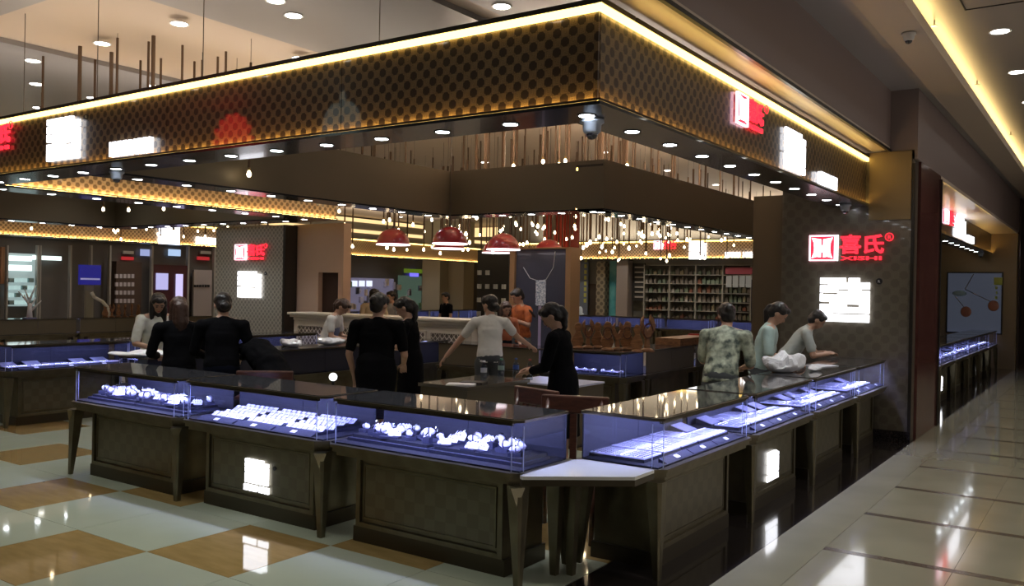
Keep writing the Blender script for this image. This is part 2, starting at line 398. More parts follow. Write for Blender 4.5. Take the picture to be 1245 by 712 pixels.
for (px, py) in ((40,74),(124,53),(218,29),(335,1),(364,71),(188,105),(113,119),(610,8),(47,131),(500,-20)):
    p = at_z(px, py, 4.435)
    downlight(p.x, p.y, 4.435, 'round white downlight in the high grey mall ceiling', 'high ceiling downlights', 0, big_rim, big_disc)
for k in range(9):
    downlight(-.96, 4.2+1.85*k, 4.318, 'round warm-white downlight in the walkway ceiling', 'walkway ceiling downlights', 50, big_rim, big_disc, col=(1, .93, .8))
for k in range(9):
    downlight(1.1, 1.0+2.2*k, 4.318, 'round warm-white downlight in the walkway ceiling', 'walkway ceiling downlights', 40, big_rim, big_disc, col=(1, .93, .8))
# ------------------------------------------------------------------ security cameras, sprinklers, hatch
def dome(p, label, m=CAMW, s=1.):
    t = thing('security_camera', label, 'security camera', p)
    MB().lathe([(.075*s, 0), (.078*s, -.02*s), (.06*s, -.03*s), (.055*s, -.075*s), (.04*s, -.09*s)], n=20).build('housing', m, t, True)
    MB().ell((0, 0, -.09*s), (.04*s, .04*s, .035*s)).build('lens_dome', mat('dome_dark', (.02, .02, .03), .05, coat=1), t, True)
    return t
dome((-2.69, 4.74, 2.764), 'grey dome security camera under the near corner of the front canopy')
dome((-7.9, 4.72, 2.764), 'grey dome security camera under the left part of the front canopy', s=.9)
dome((-2.6, 10.6, 2.764), 'pale dome security camera at the end of the right canopy above the red logo', s=.9)
dome((-2.6, 23.3, 2.764), 'dome camera at the end of the neighbouring canopy', s=.9)
p = at_z(1105, 40, 4.058); dome((p.x, p.y, 4.058), 'white dome security camera on the cream ceiling band above the walkway', mat('camera_pale', (.6, .57, .55), .4), .8)
p = at_z(485, 8, 4.43)
for px, py in ((1136, 25), (1188, 98), (1229, 160)):
    p = at_z(px, py, 4.318)
    t = MB().tube((0, 0, 0), (0, 0, -.05), .008).tube((0, 0, -.05), (0, 0, -.055), .03, .03).build('sprinkler', mat('chrome', (.5, .48, .42), .3, .9), None, loc=(p.x, p.y, 4.32))
    t['label'] = 'small sprinkler head hanging from the walkway ceiling'; t['category'] = 'sprinkler'; t['group'] = 'walkway sprinklers'
for i in range(7):
    for j in range(2):
        downlight(-3.2-1.5*i, 3.2-1.9*j, 4.435, 'round white downlight in the ceiling over the aisle before the shop', 'aisle ceiling downlights', 31, big_rim, big_disc, col=(.96, 1, .90))
def fill_grid(xs, ys, label, group, p, col=(1, .94, .85)):  # rows of added ceiling spots giving the far areas their fill light
    for x in xs:
        for y in ys: downlight(x, y, 4.494 if group != 'x' else 4.435, label, group, p, big_rim, big_disc, col=col)
fill_grid((-17.5, -14.5, -11.5, -8.5), (15.5, 18.5, 21.5), 'added round warm fill spot in the ceiling behind the glittering bulbs', 'rear hall fill spots', 75)
fill_grid((-15.5, -13, -10.5, -8), (24.8,), 'added round white fill spot in the ceiling before the goods shelves', 'goods shelf fill spots', 120)
fill_grid((-23.4,), (6, 9, 12, 15, 18, 22, 26), 'added round white fill spot in the ceiling before the far shopfronts', 'far shopfront fill spots', 90, (.95, .96, 1))
for x in (-15, -12.4):
    for y in (6.2, 8.6): downlight(x, y, 4.435, 'added round white fill spot in the ceiling above the second island', 'second island fill spots', 60, big_rim, big_disc)  # added spots to brighten the second island and its ornaments
for x, y in ((-6.9, 6.0), (-6.2, 8.6), (-4.4, 6.4), (-3.6, 8.8)): downlight(x, y, 4.435, 'added round white fill spot in the ceiling above the middle of the shop', 'shop ceiling fill spots', 60, big_rim, big_disc, col=(1, .92, .8))  # added spots, general fill for the shop interior
hp = at_z(1173, 12, 4.318)
m_ = MB(); 
m_.box(0, .012, -.7, .0, -.004, .003).box(0, .75, -.006, .006, -.004, .003).box(.74, .752, -.7, 0, -.004, .003).box(0, .752, -.712, -.7, -.004, .003)
m_.build('access_hatch', DARKTRIM, None, loc=(hp.x, hp.y, 4.316), label='square access hatch outline in the walkway ceiling', category='hatch')
# suspension wires above the canopy front
for i, px in enumerate((30, 119, 247, 461)):
    p = at_y(px, 60, 4.6)
    MB().tube((0, 0, 0), (0, 0, 1.12), .004, .004, 5).build('suspension_wire', WIRE, None, loc=(p.x, 4.6, 3.377),
        label='thin steel wire holding up the front canopy', category='wire', group='canopy suspension wires')

# ------------------------------------------------------------------ signs
def text_mesh(txt, size, depth, name, offs=0., m=None):
    cu = bpy.data.curves.new(name, 'FONT'); cu.body = txt; cu.size = size; cu.extrude = depth/2; cu.offset = offs; cu.resolution_u = 2
    o = bpy.data.objects.new(name, cu); C.objects.link(o)
    bpy.context.view_layer.update()
    dg = bpy.context.evaluated_depsgraph_get()
    me = bpy.data.meshes.new_from_object(o.evaluated_get(dg)); bpy.data.objects.remove(o)
    me.name = name; me.materials.clear()
    if m: me.materials.append(m)
    if len(me.vertices):
        # normalise to unit box in x,y
        xs = [v.co.x for v in me.vertices]; yy = [v.co.y for v in me.vertices]
        x0, x1, y0, y1 = min(xs), max(xs), min(yy), max(yy)
        for v in me.vertices: v.co.x = (v.co.x-x0)/(x1-x0); v.co.y = (v.co.y-y0)/(y1-y0)
    return me
XI = text_mesh('\u559c\u6c0f', .5, .02, 'characters', .012, SIGNR)
XS = text_mesh('XISHI', .5, .02, 'letters', .01, SIGNR)
RR = text_mesh('R', .5, .004, 'letter', .01, SIGNR)
RW = text_mesh('R', .5, .004, 'letter', .01, mat('pale_mark', (.5, .5, .5), .4))
def place_text(me, x, z, wd, h, parent, name, y=-.014):
    o = obj(name, me, parent, (x, y, z), (R(90), 0, 0)); o.scale = (wd, h, 1); return o
def rects(lst, wd, h, y0, y1, name, m, parent, xo=0, zo=0):
    mb = MB()
    for (a, b, c, d) in lst: mb.box(xo+a*wd, xo+b*wd, y0, y1, zo+h*(1-d), zo+h*(1-c))
    return mb.build(name, m, parent)
def logo(loc, rz, h, label, sx=1.0):
    """emblem square + two red characters + pinyin; local x to the right, front is -y, base z=0"""
    t = thing('logo_sign', label, 'sign', loc, rz)
    e = h*sx
    rects([(0,1,0,.05),(0,1,.95,1),(0,.05,.05,.95),(.95,1,.05,.95)], e, h, -.022, 0, 'emblem_frame', SIGNP, t)
    rects([(.06,.94,.06,.94)], e, h, -.02, 0, 'emblem_plate', emat('emblem_red', (1, .03, .07), 1.2), t)
    # winged letter H between two bowed sides
    mb = MB()
    poly = [(.1,.1),(.3,.16),(.42,.14),(.46,.14),(.46,.34),(.54,.34),(.54,.14),(.58,.14),(.7,.16),(.9,.1),(.82,.3),(.8,.5),(.82,.7),(.9,.9),(.58,.84),(.54,.84),(.54,.6),(.46,.6),(.46,.84),(.42,.84),(.1,.9),(.18,.7),(.2,.5),(.18,.3)]
    mb.M = Matrix.Rotation(R(90), 4, 'X')
    mb.prism([(a*e, b*h) for a, b in poly], .021, .027)
    mb.build('emblem_letter', SIGNW, t)
    rects([(0, 1, 0, 1)], .05*e, h, -.022, 0, 'divider', SIGNW, t, xo=1.04*e)
    place_text(XI, 1.16*e, .26*h, 1.6*e, .74*h, t, 'characters')
    place_text(XS, 1.18*e, .02*h, 1.5*e, .15*h, t, 'letters')
    rm = MB(); n = 16
    for i in range(n):
        a, b = 2*PI*i/n, 2*PI*(i+1)/n
        rm.tube((2.95*e+.14*h*math.cos(a), -.03, .88*h+.14*h*math.sin(a)), (2.95*e+.14*h*math.cos(b), -.03, .88*h+.14*h*math.sin(b)), .018*h, n=5)
    rm.build('mark_ring', SIGNR, t)
    place_text(RR, 2.89*e, .81*h, .12*h, .14*h, t, 'mark_letter')
    return t
GL = [(0,.52,0,.14),(.58,.8,0,.1),(.52,1,.1,.255),(.17,.52,.14,.175),(0,.52,.175,.255),(.0,.36,.255,.335),(.58,.83,.255,.29),(.36,1,.29,.36),(0,.05,.36,.38),(.36,1,.36,.38),(0,1,.38,.545),(.2,1,.545,.60),
      (0,.54,.6,.80),(.8,1,.6,.80),(.54,.8,.66,.80),(0,.25,.80,.83),(0,1,.83,1)]
def glyph(loc, rz, wd, h, label, sub=None, mark=True, depth=.03):
    t = thing('glyph_sign', label, 'sign', loc, rz)
    rects(GL, wd, h, -depth, 0, 'strokes', SIGNW, t)
    if mark:
        MB().tube((1.18*wd, -.006, .93*h), (1.18*wd, 0, .93*h), .07*h, n=16).build('mark_disc', BLACKM, t)
        place_text(RW, 1.155*wd, .9*h, .05*h, .06*h, t, 'mark_letter', y=-.008)
    if sub: small_text(t, *sub)
    return t
def small_text(t, x0, z0, wd, h, depth=.04):
    # seven narrow upright characters, blurred together in the photograph
    mb = MB(); n = 7; cw = wd/(n+.6)
    for i in range(n):
        x = x0+i*cw+(.6*cw if i > 3 else 0)
        mb.box(x, x+.2*cw, -depth, 0, z0, z0+h); mb.box(x+.62*cw, x+.84*cw, -depth, 0, z0, z0+h)
        z1 = z0+h*(.8 if i % 2 else .4); mb.box(x+.2*cw, x+.62*cw, -depth, 0, z1, z1+.16*h)
        if i % 3 == 0: mb.box(x+.2*cw, x+.62*cw, -depth, 0, z0, z0+.14*h)
    return mb.build('small_letters', SIGNW, t)
# front fascia
logo((-10.0, 4.385, 3.03), 0, .27, 'red two-character logo at the left end of the front canopy')
glyph((-8.50, 4.385, 2.85), 0, .56, .40, 'large white stacked glyph glowing on the front canopy')
t = thing('small_sign', 'small row of white letters on the front canopy right of the large glyph', 'sign', (-7.40, 4.385, 2.815)); small_text(t, 0, 0, .63, .13)
# right fascia
logo((-2.45, 6.57, 3.03), R(90), .245, 'red logo with white emblem square on the right-hand canopy face', .9)
glyph((-2.45, 7.80, 2.83), R(90), .60, .37, 'white stacked glyph glowing on the right-hand canopy face', mark=False, depth=.02)
t = thing('small_sign', 'small row of white letters on the right-hand canopy face', 'sign', (-2.45, 8.88, 2.80), R(90)); small_text(t, 0, 0, .62, .13)
# sign wall right
p = at_y(984, 317, 10.99); logo((p.x, 10.99, p.z), 0, .315, 'bright red two-character logo high on the right sign wall', 1.0)
a = at_y(997, 390, 10.99); b_ = at_y(1058, 338, 10.99); glyph((a.x, 10.99, a.z), 0, b_.x-a.x, b_.z-a.z, 'large white stacked glyph on the right sign wall below the red logo')
# neighbour
logo((-2.45, at_x(1148, 270, -2.45).y, 3.0), R(90), .24, 'small red logo on the neighbouring shop canopy', (at_x(1160, 270, -2.45).y-at_x(1148, 270, -2.45).y)/3.05/.24)
glyph((-2.45, at_x(1161, 285, -2.45).y, 2.84), R(90), at_x(1173, 285, -2.45).y-at_x(1161, 285, -2.45).y, .40, 'small white glyph on the neighbouring shop canopy', mark=False, depth=.02)
t = thing('small_sign', 'small row of white letters on the neighbouring shop canopy', 'sign', (-2.45, at_x(1175, 285, -2.45).y, 2.82), R(90)); small_text(t, 0, 0, .9, .14)
# far canopies
def box_px(X, x0, y0, x1, y1): a = at_x(x0, y1, X); b = at_x(x1, y0, X); return a, b
a, b_ = box_px(-21.58, 192, 273, 218, 296); glyph(a, R(90), b_.y-a.y, b_.z-a.z, 'small white glyph on the distant left canopy', mark=False)
a, b_ = box_px(-21.58, 158, 274, 180, 283); 
logo((a.x, a.y-.9, 3.15), R(90), .2, 'tiny red logo on the distant left canopy', 1.2)
a, b_ = box_px(-21.58, 238, 290, 262, 300); t = thing('small_sign', 'tiny white letters on the distant left canopy', 'sign', (a.x, a.y, 2.83), R(90)); small_text(t, 0, 0, b_.y-a.y, .2)
def boxy(Y, x0, y0, x1, y1): a = at_y(x0, y1, Y); b = at_y(x1, y0, Y); return a, b
a, b_ = boxy(25.88, 838, 293, 859, 315); glyph(a, 0, b_.x-a.x, b_.z-a.z, 'small white glyph on the distant canopy before the goods shelves', mark=False)
a, b_ = boxy(25.88, 795, 292, 818, 303); logo(a, 0, b_.z-a.z, 'tiny red logo on the distant canopy before the goods shelves')
a, b_ = boxy(25.88, 882, 306, 918, 313); t = thing('small_sign', 'tiny white letters on the distant canopy before the goods shelves', 'sign', a); small_text(t, 0, 0, b_.x-a.x, b_.z-a.z)
# petal sign of the shop opposite, seen mirrored in the front canopy
D = 4.5
def mirror_pt(px, py): q = at_y(px, py, 4.395+D); return Vector((q.x, 4.395-D, q.z))
c0 = mirror_pt(284, 176); c1 = mirror_pt(262, 176); rad = abs(c0.x-c1.x)*1.05
B('wall_opposite', mat('opposite_wall', (.035, .03, .028), .6), -20, 1, c0.y-.35, c0.y-.06, 0, 4.5, **ST)
pt = thing('petal_sign', 'red fan of eight petals on the shop opposite, reflected in the front canopy', 'sign', (c0.x, c0.y, c0.z))
for i in range(8):
    a = R(8+i*23.4); mb = MB(); mb.M = Matrix.Rotation(-(a-PI/2), 4, 'Y')
    mb.prism([(-.03*rad, .0), (.03*rad, .0), (.03*rad, .04), (-.03*rad, .04)], .12*rad, .13*rad)
    pr = [(-.02, .15), (-.09, .5), (-.13, .8), (-.08, 1.0), (.0, 1.05), (.08, 1.0), (.13, .8), (.09, .5), (.02, .15)]
    vs = [(x*rad*1.05, 0, z*rad) for x, z in pr]+[(x*rad*1.05, .05, z*rad) for x, z in pr]; n = len(pr)
    mb.add(vs, [tuple(range(n-1, -1, -1)), tuple(range(n, 2*n))]+[(k, (k+1) % n, n+(k+1) % n, n+k) for k in range(n)])
    mb.build('petal', emat('petal_red', (1, .03, .02), 5), pt)
c2 = mirror_pt(415, 146)
MB().ell((-.10, 0, 0), (.3, .03, .36), 16, 10).ell((.10, 0, 0), (.3, .03, .36), 16, 10).ell((0.02, 0, .42), (.06, .03, .11), 10, 8).build('fruit_shape', emat('pale_fruit', (.6, .75, .68), 1.4), None, True, loc=(c2.x, c2.y, c2.z-.1), label='pale rounded emblem on the shop opposite, reflected in the front canopy', category='sign')
#@@PART2
# ------------------------------------------------------------------ display counters
def make_counter(L, label, loc, rz, group='display counters', Dp=.6, power=4.0, back='mirror', sign=False, detail=True, legs=(1, 1)):
    t = thing('display_counter', label, 'display counter', loc, rz, group)
    ch = .07
    # recessed cabinet
    B('cabinet_body', METAL, .2, L-.2, .14, Dp-.04, .1, .575, t)
    B('plinth', METALD, .18, L-.18, .12, Dp-.03, 0, .10, t)
    mb = MB(); x0, x1, z0, z1, y = .2, L-.2, .1, .575, .14
    mb.box(x0, x1, y-.02, y, z0, z0+.03).box(x0, x1, y-.02, y, z1-.03, z1).box(x0, x0+.035, y-.02, y, z0+.03, z1-.03).box(x1-.035, x1, y-.02, y, z0+.03, z1-.03)
    a, b = .055, .012
    mb.box(x0+a, x1-a, y-.008, y, z0+a, z0+a+b).box(x0+a, x1-a, y-.008, y, z1-a-b, z1-a).box(x0+a, x0+a+b, y-.008, y, z0+a+b, z1-a-b).box(x1-a-b, x1-a, y-.008, y, z0+a+b, z1-a-b)
    mb.build('panel_frame', METAL, t)
    B('front_panel', PANEL, x0+.07, x1-.07, y-.005, y-.0005, z0+.07, z1-.07, t)
    # table slab with clipped corners, two mouldings
    def clip(m, c, e=0): return [(m+c, m-e), (L-m-c, m-e), (L-m, m+c), (L-m, Dp-m-c*.3), (L-m-c*.3, Dp-m), (m+c*.3, Dp-m), (m, Dp-m-c*.3), (m, m+c)]
    MB().prism(clip(.03, ch), .575, .600).prism(clip(.012, ch), .600, .628).prism(clip(0, ch), .628, .648).build('table_slab', METAL, t)
    # legs: tapered, kite plan, with a bright facet under each clipped corner
    for (lx, ly, sx, sy) in ((.05, .06, -1, -1), (L-.05, .06, 1, -1), (.06, Dp-.06, -1, 1), (L-.06, Dp-.06, 1, 1)):
        if not legs[sx > 0]: continue
        k = .016
        top = [(lx-sx*.05, ly+sy*.045), (lx+sx*.03, ly+sy*.05), (lx+sx*.05, ly+sy*.03), (lx+sx*.045, ly-sy*.05), (lx-sx*.045, ly-sy*.045)]
        bx, by = lx+sx*.03, ly+sy*.03
        bot = [(bx-sx*k*1.3, by+sy*k), (bx+sx*k*.6, by+sy*k), (bx+sx*k, by+sy*k*.6), (bx+sx*k, by-sy*k*1.3), (bx-sx*k, by-sy*k)]
        if sx*sy > 0: top.reverse(); bot.reverse()
        MB().prism(bot, 0, .575, top).build('leg', METAL, t)
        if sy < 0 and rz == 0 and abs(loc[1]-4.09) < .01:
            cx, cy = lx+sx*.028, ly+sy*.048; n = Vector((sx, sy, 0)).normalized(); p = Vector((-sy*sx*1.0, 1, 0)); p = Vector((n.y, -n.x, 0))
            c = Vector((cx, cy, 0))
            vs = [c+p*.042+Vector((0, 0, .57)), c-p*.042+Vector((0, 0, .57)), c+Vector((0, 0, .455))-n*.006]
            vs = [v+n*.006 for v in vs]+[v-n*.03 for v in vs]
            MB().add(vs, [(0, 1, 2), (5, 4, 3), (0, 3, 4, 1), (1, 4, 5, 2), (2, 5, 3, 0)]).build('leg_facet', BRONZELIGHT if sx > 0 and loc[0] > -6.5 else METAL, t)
    # glass case
    zb, zt = .650, .932; g = .035; c2 = .05
    B('case_floor', VELVETD, g, L-g, g+.01, Dp-g, .648, .658, t)
    th = .006
    B('glass_pane', GLASS, g+c2, L-g-c2, g, g+th, zb, zt, t)
    for sx, xx in ((1, g), (-1, L-g)):
        MB().add([(xx, g+c2, zb), (xx+sx*c2, g, zb), (xx+sx*c2, g, zt), (xx, g+c2, zt), (xx+sx*th, g+c2, zb), (xx+sx*c2, g+th, zb), (xx+sx*c2, g+th, zt), (xx+sx*th, g+c2, zt)],
            [(0, 1, 2, 3), (7, 6, 5, 4), (0, 4, 5, 1), (3, 2, 6, 7), (0, 3, 7, 4), (1, 5, 6, 2)]).build('glass_pane', GLASS, t)
        B('glass_pane', GLASS, xx, xx+sx*th, g+c2, Dp-g-.012, zb, zt, t)
    EDG = mat('lit_glass_edge', (.55, .62, .9), .3)  # pale blue colour stands in for light caught in the pane edges
    for ex, ey in ((g+c2, g), (L-g-c2, g), (g, g+c2), (L-g, g+c2)): B('lit_glass_edge', EDG, ex-.0025, ex+.0025, ey-.002, ey+.002, zb, zt-.02, t)
    mbk = VELVETD if back == 'mirror' else DARKPANEL
    B('back_door', mbk, g, L/2-.002, Dp-g-.01, Dp-g, zb, zt, t); B('back_door', mbk, L/2+.002, L-g, Dp-g-.01, Dp-g, zb, zt, t)
    # polished top with bronze edge
    MB().prism(clip(.022, c2), .932, .948).build('top_frame', METALD, t)
    MB().prism(clip(.036, c2), .9482, .9525).build('glass_top', TOPGLASS, t)
    B('led_strip', emat('case_led', (.45, .48, 1), 5), .1, L-.1, g+.034, g+.042, .924, .931, t)
    B('top_rail', METALD, .09, L-.09, g+.008, g+.03, .912, .932, t)
    if power:
        area('case_lamp', (L/2, g+.06, .922), L-.2, .03, power, (.46, .50, 1), (R(52), 0, 0), t)
    if sign:
        s = thing('glyph_sign', sign, 'sign', (0, 0, 0))
        s.parent = None
        M = Matrix.Translation(loc) @ Matrix.Rotation(rz, 4, 'Z')
        wl = M @ Vector((L*.5-.13, .132, 0))
        s.location = wl; s.rotation_euler = (0, 0, rz)
        rects(GL, .25, .175, -.018, 0, 'strokes', SIGNW, s, 0, .235)
        small_text(s, -.015, .175, .28, .045, .015)
        MB().tube((.31, -.004, .37), (.31, 0, .37), .016, n=12).build('mark_disc', BLACKM, s)
    return t
def local(loc, rz): return Matrix.Translation(loc) @ Matrix.Rotation(rz, 4, 'Z')
# ---- contents: small goods shared by all cases
ME = {}
def gm(key, fn):
    if key not in ME: ME[key] = fn()
    return ME[key]
def tray_label(where): return ME.setdefault('lab_'+where, where)
def put(root_loc, rz, items, where, group):
    """items: (kind, lx, ly, lz, turn) placed in the counter's own frame"""
    M = local(root_loc, rz)
    for i, (kind, lx, ly, lz, turn, s) in enumerate(items):
        t = PROTO[kind]
        c = copy_tree(t); p = M @ Vector((lx, ly, lz)); c.location = p; c.rotation_euler = (0, 0, rz+turn); c.scale = (s, s, s)
        c['label'] = '%s %s' % (KLAB[kind], where); c['group'] = '%s %s' % (KGRP[kind], where)
PROTO = {}; KLAB = {}; KGRP = {}
def proto(kind, name, label, cat, grp):
    t = thing(name, label, cat, (0, 0, -50)); PROTO[kind] = t; KLAB[kind] = label; KGRP[kind] = grp; return t
# card tray: stepped dark base, slanted white cards in rows
t = proto('cards', 'card_tray', 'dark tray of slanted white jewellery cards', 'jewellery tray', 'card trays')
B('tray_base', VELVET, -.20, .20, -.20, .22, 0, .02, t); B('tray_riser', VELVETD, -.19, .19, -.02, .21, .02, .04, t)
card = MB(); card.M = Matrix.Rotation(R(32), 4, 'X'); card.box(-.021, .021, -.04, .04, 0, .005); card = card.mesh('card', PAD)
ear = MB(); ear.M = Matrix.Rotation(R(32), 4, 'X'); ear.ell((-.007, .01, .007), .004, 6, 4).ell((.007, .01, .007), .004, 6, 4).box(-.001, .001, -.025, .02, .005, .008); ear = ear.mesh('earrings', SILVER)
for r_ in range(4):
    for c_ in range(7):
        o = obj('card', card, t, (-.165+.055*c_, -.14+.1*r_, .024+.022*(r_ > 1)), (0, 0, R(random.uniform(-5, 5))))
        obj('earrings', ear, o)
# label ledge in front of each case
t = proto('ledge', 'price_ledge', 'sloping blue velvet ledge with a small white price card', 'display ledge', 'price ledges')
MB().add([(-.24, 0, 0), (.24, 0, 0), (.24, .07, .03), (-.24, .07, .03), (-.24, .07, 0), (.24, .07, 0)], [(0, 1, 2, 3), (3, 2, 5, 4), (0, 4, 5, 1), (0, 3, 4), (1, 5, 2)]).build('ledge', VELVET, t)
m_ = MB(); m_.M = Matrix.Rotation(math.atan2(.03, .07), 4, 'X'); m_.box(-.03, .03, .02, .055, .002, .004); m_.build('price_card', WHITEPL, t)
# flat pad
t = proto('pad', 'jewellery_pad', 'flat lilac pad with rows of small silver pieces', 'jewellery tray', 'flat lilac pads')
B('pad_base', VELVETD, -.13, .13, -.10, .10, 0, .018, t); B('pad_face', PAD, -.125, .125, -.095, .095, .018, .026, t)
mm = MB()
for a in range(9):
    for b in range(6): mm.ell((-.105+.026*a, -.075+.03*b, .029), (.005, .007, .004), 6, 4)
o = mm.build('silver_pieces', SILVER, t); o['kind'] = 'stuff'
t = proto('slab', 'raised_pad', 'raised grey pad tilted towards the glass', 'jewellery tray', 'raised grey pads')
m_ = MB(); m_.add([(-.1, -.07, 0), (.1, -.07, 0), (.1, .07, 0), (-.1, .07, 0), (-.1, -.07, .015), (.1, -.07, .015), (.1, .07, .055), (-.1, .07, .055)], [(0, 3, 2, 1), (4, 5, 6, 7), (0, 1, 5, 4), (1, 2, 6, 5), (2, 3, 7, 6), (3, 0, 4, 7)]); m_.build('pad_base', VELVETD, t)
m_ = MB(); m_.M = Matrix.Translation((0, -.07, .0155)) @ Matrix.Rotation(math.atan2(.04, .14), 4, 'X'); m_.box(-.097, .097, .003, .142, 0, .006); m_.build('pad_face', PADG, t)
# bracelet stand: small dark block with white cushion and silver ring
t = proto('stand', 'bracelet_stand', 'small dark block carrying a white cushion with a silver bracelet', 'jewellery stand', 'bracelet stands')
B('block', VELVET, -.04, .04, -.03, .03, 0, .022, t)
MB().ell((0, 0, .04), (.036, .018, .02), 10, 6).build('cushion', PAD, t, True)
mm = MB(); n = 14
for i in range(n):
    a, b = 2*PI*i/n, 2*PI*(i+1)/n; mm.tube((.004, .024*math.cos(a), .044+.024*math.sin(a)), (.004, .024*math.cos(b), .044+.024*math.sin(b)), .003, n=5)
mm.build('bracelet', SILVER, t)
# ring cube
t = proto('ring', 'ring_block', 'small dark cube holding a silver ring', 'jewellery stand', 'ring blocks')
B('block', VELVET, -.018, .018, -.018, .018, 0, .03, t)
mm = MB(); n = 10
for i in range(n):
    a, b = 2*PI*i/n, 2*PI*(i+1)/n; mm.tube((.011*math.cos(a), 0, .036+.011*math.sin(a)), (.011*math.cos(b), 0, .036+.011*math.sin(b)), .0022, n=5)
mm.ell((0, 0, .05), .005, 6, 4).build('ring', SILVER, t)
# leaf fan: white angular card display
t = proto('fan', 'card_display', 'fan of white angular cards showing silver pendants', 'jewellery stand', 'fans of white cards')
B('stand_base', VELVET, -.07, .07, -.05, .05, 0, .015, t)
for i in range(5):
    m_ = MB(); m_.M = Matrix.Translation((-.05+.025*i, .01*math.sin(i*2.1), .015)) @ Matrix.Rotation(R(-30+15*i), 4, 'Z') @ Matrix.Rotation(R(55), 4, 'X')
    m_.prism([(-.017, 0), (.017, 0), (.021, .04), (0, .06), (-.021, .04)], 0, .003); c_ = m_.build('card', PAD, t)
    m_ = MB(); m_.M = Matrix.Translation((-.05+.025*i, .01*math.sin(i*2.1), .015)) @ Matrix.Rotation(R(-30+15*i), 4, 'Z') @ Matrix.Rotation(R(55), 4, 'X'); m_.ell((0, .03, .007), .006, 6, 4); m_.build('pendant', SILVER, c_)
# low platform
t = proto('step', 'stepped_platform', 'long stepped dark-blue velvet platform', 'display platform', 'stepped platforms')
B('lower_step', VELVET, -.35, .35, -.16, .16, 0, .02, t); B('upper_step', VELVETD, -.33, .33, -.13, .16, .02, .04, t)

def fill_cards(L, loc, rz, where):
    n = int((L-.2)/.42); it = []
    for i in range(n):
        cx = L/2+(i-(n-1)/2)*.43; it.append(('cards', cx, .33, .659, 0, 1)); it.append(('ledge', cx, .055, .659, 0, .85))
    put(loc, rz, it, where, '')
def fill_jumble(L, loc, rz, where, seed, fans=6):
    rnd = random.Random(seed); it = []
    for sx in (-1, 1): it.append(('step', L/2+sx*.36, .30, .659, 0, 1))
    top = .699
    spots = [(x, y) for y in (.22, .29, .36, .43) for x in [.13+.105*k for k in range(int((L-.22)/.105))]]
    rnd.shuffle(spots)
    used = 0
    for i, (x, y) in enumerate(spots):
        if i >= 38: break
        y += rnd.uniform(-.015, .015); x += rnd.uniform(-.03, .03)
        if i % 5 < 2: k, s = 'stand', rnd.uniform(1, 1.35)
        elif i % 5 == 2: k, s = 'fan', rnd.uniform(.8, 1.1)
        elif i % 5 == 3: k, s = 'ring', 1.3
        else: k, s = 'fan', .75
        it.append((k, x, y, top, R(rnd.uniform(-30, 30)), s))
    put(loc, rz, it, where, '')
def fill_flat(L, loc, rz, where, seed):
    rnd = random.Random(seed); it = []
    n = int((L-.12)/.29)
    for i in range(n):
        x = L/2+(i-(n-1)/2)*.285
        it.append(('pad', x, .27, .659, 0, 1)); it.append(('slab' if rnd.random() < .5 else 'pad', x, .465, .659, 0, 1 if 0 else .95))
    for i in range(3):
        it.append(('ledge', L/2+(i-1)*.42, .052, .659, 0, .85))
    put(loc, rz, it, where, '')
W = 1.61
fl = [(-7.57, 'leftmost bronze display counter of the front row, with loose jewellery', None), (-5.96, 'middle bronze display counter of the front row, with the small white sign', 'small white glyph sign on the middle front counter panel'), (-4.35, 'nearest bronze display counter at the right end of the front row', None)]
for i, (x, lab, sg) in enumerate(fl):
    make_counter(W-.012, lab, (x+.006, 4.09, 0), 0, 'front row of display counters', sign=sg, power=16, legs=(i == 0, 1))
fill_jumble(W, (-7.57, 4.09, 0), 0, 'in the leftmost front counter', 3)
put((-7.57, 4.09, 0), 0, [('pad', .95, .47, .70, .2, .9), ('pad', .62, .48, .70, -.1, .8)], 'at the back of the leftmost counter', '')
fill_cards(W, (-5.96, 4.09, 0), 0, 'in the middle front counter')
fill_jumble(W, (-4.35, 4.09, 0), 0, 'in the nearest front counter', 9)
rr = [(4.70, W, 'nearest display counter of the right-hand row beside the walkway', None), (6.32, W, 'second display counter of the right-hand row, with a white sign', 'small white glyph sign on the second right-hand counter panel'), (7.93, W, 'third display counter of the right-hand row', None), (9.54, 1.4, 'last short display counter of the right-hand row against the sign wall', None)]
for i, (y, L, lab, sg) in enumerate(rr):
    loc = (-2.154, y+.006, 0); make_counter(L-.012, lab, loc, R(90), 'right-hand row of display counters', sign=sg, power=16, legs=(1, 0))
    fill_flat(L, loc, R(90), 'in the %s right-hand counter' % ('first', 'second', 'third', 'fourth')[i], 20+i)
# island left row (customers' side outwards), seen from behind
for i in range(3):
    loc = (-8.45, 9.85-W*i, 0)
    make_counter(W-.012, ['glass counter at the far end of the inner left row', 'glass counter with wrapped goods in the inner left row', 'glass counter behind the two women in black'][i], loc, R(-90), 'inner left row of counters', power=3)
    fill_flat(W, loc, R(-90), 'in %s inner left counter' % ('the far', 'the middle', 'the near')[i], 40+i)
# second island side row facing right
for i in range(3):
    loc = (-10.38, 4.9+W*i, 0)
    make_counter(W-.012, ['near counter of the second island at the left edge', 'middle counter of the second island at the left edge', 'far counter of the second island before the lattice sign wall'][i], loc, R(90), 'second island counters', power=6)
    fill_flat(W, loc, R(90), 'in the %s second-island counter' % ('near', 'middle', 'far')[i], 50+i)
make_counter(W, 'counter of the second island cut by the left frame edge', (-10.38, 3.25, 0), R(90), 'second island counters', power=6) if 0 else None
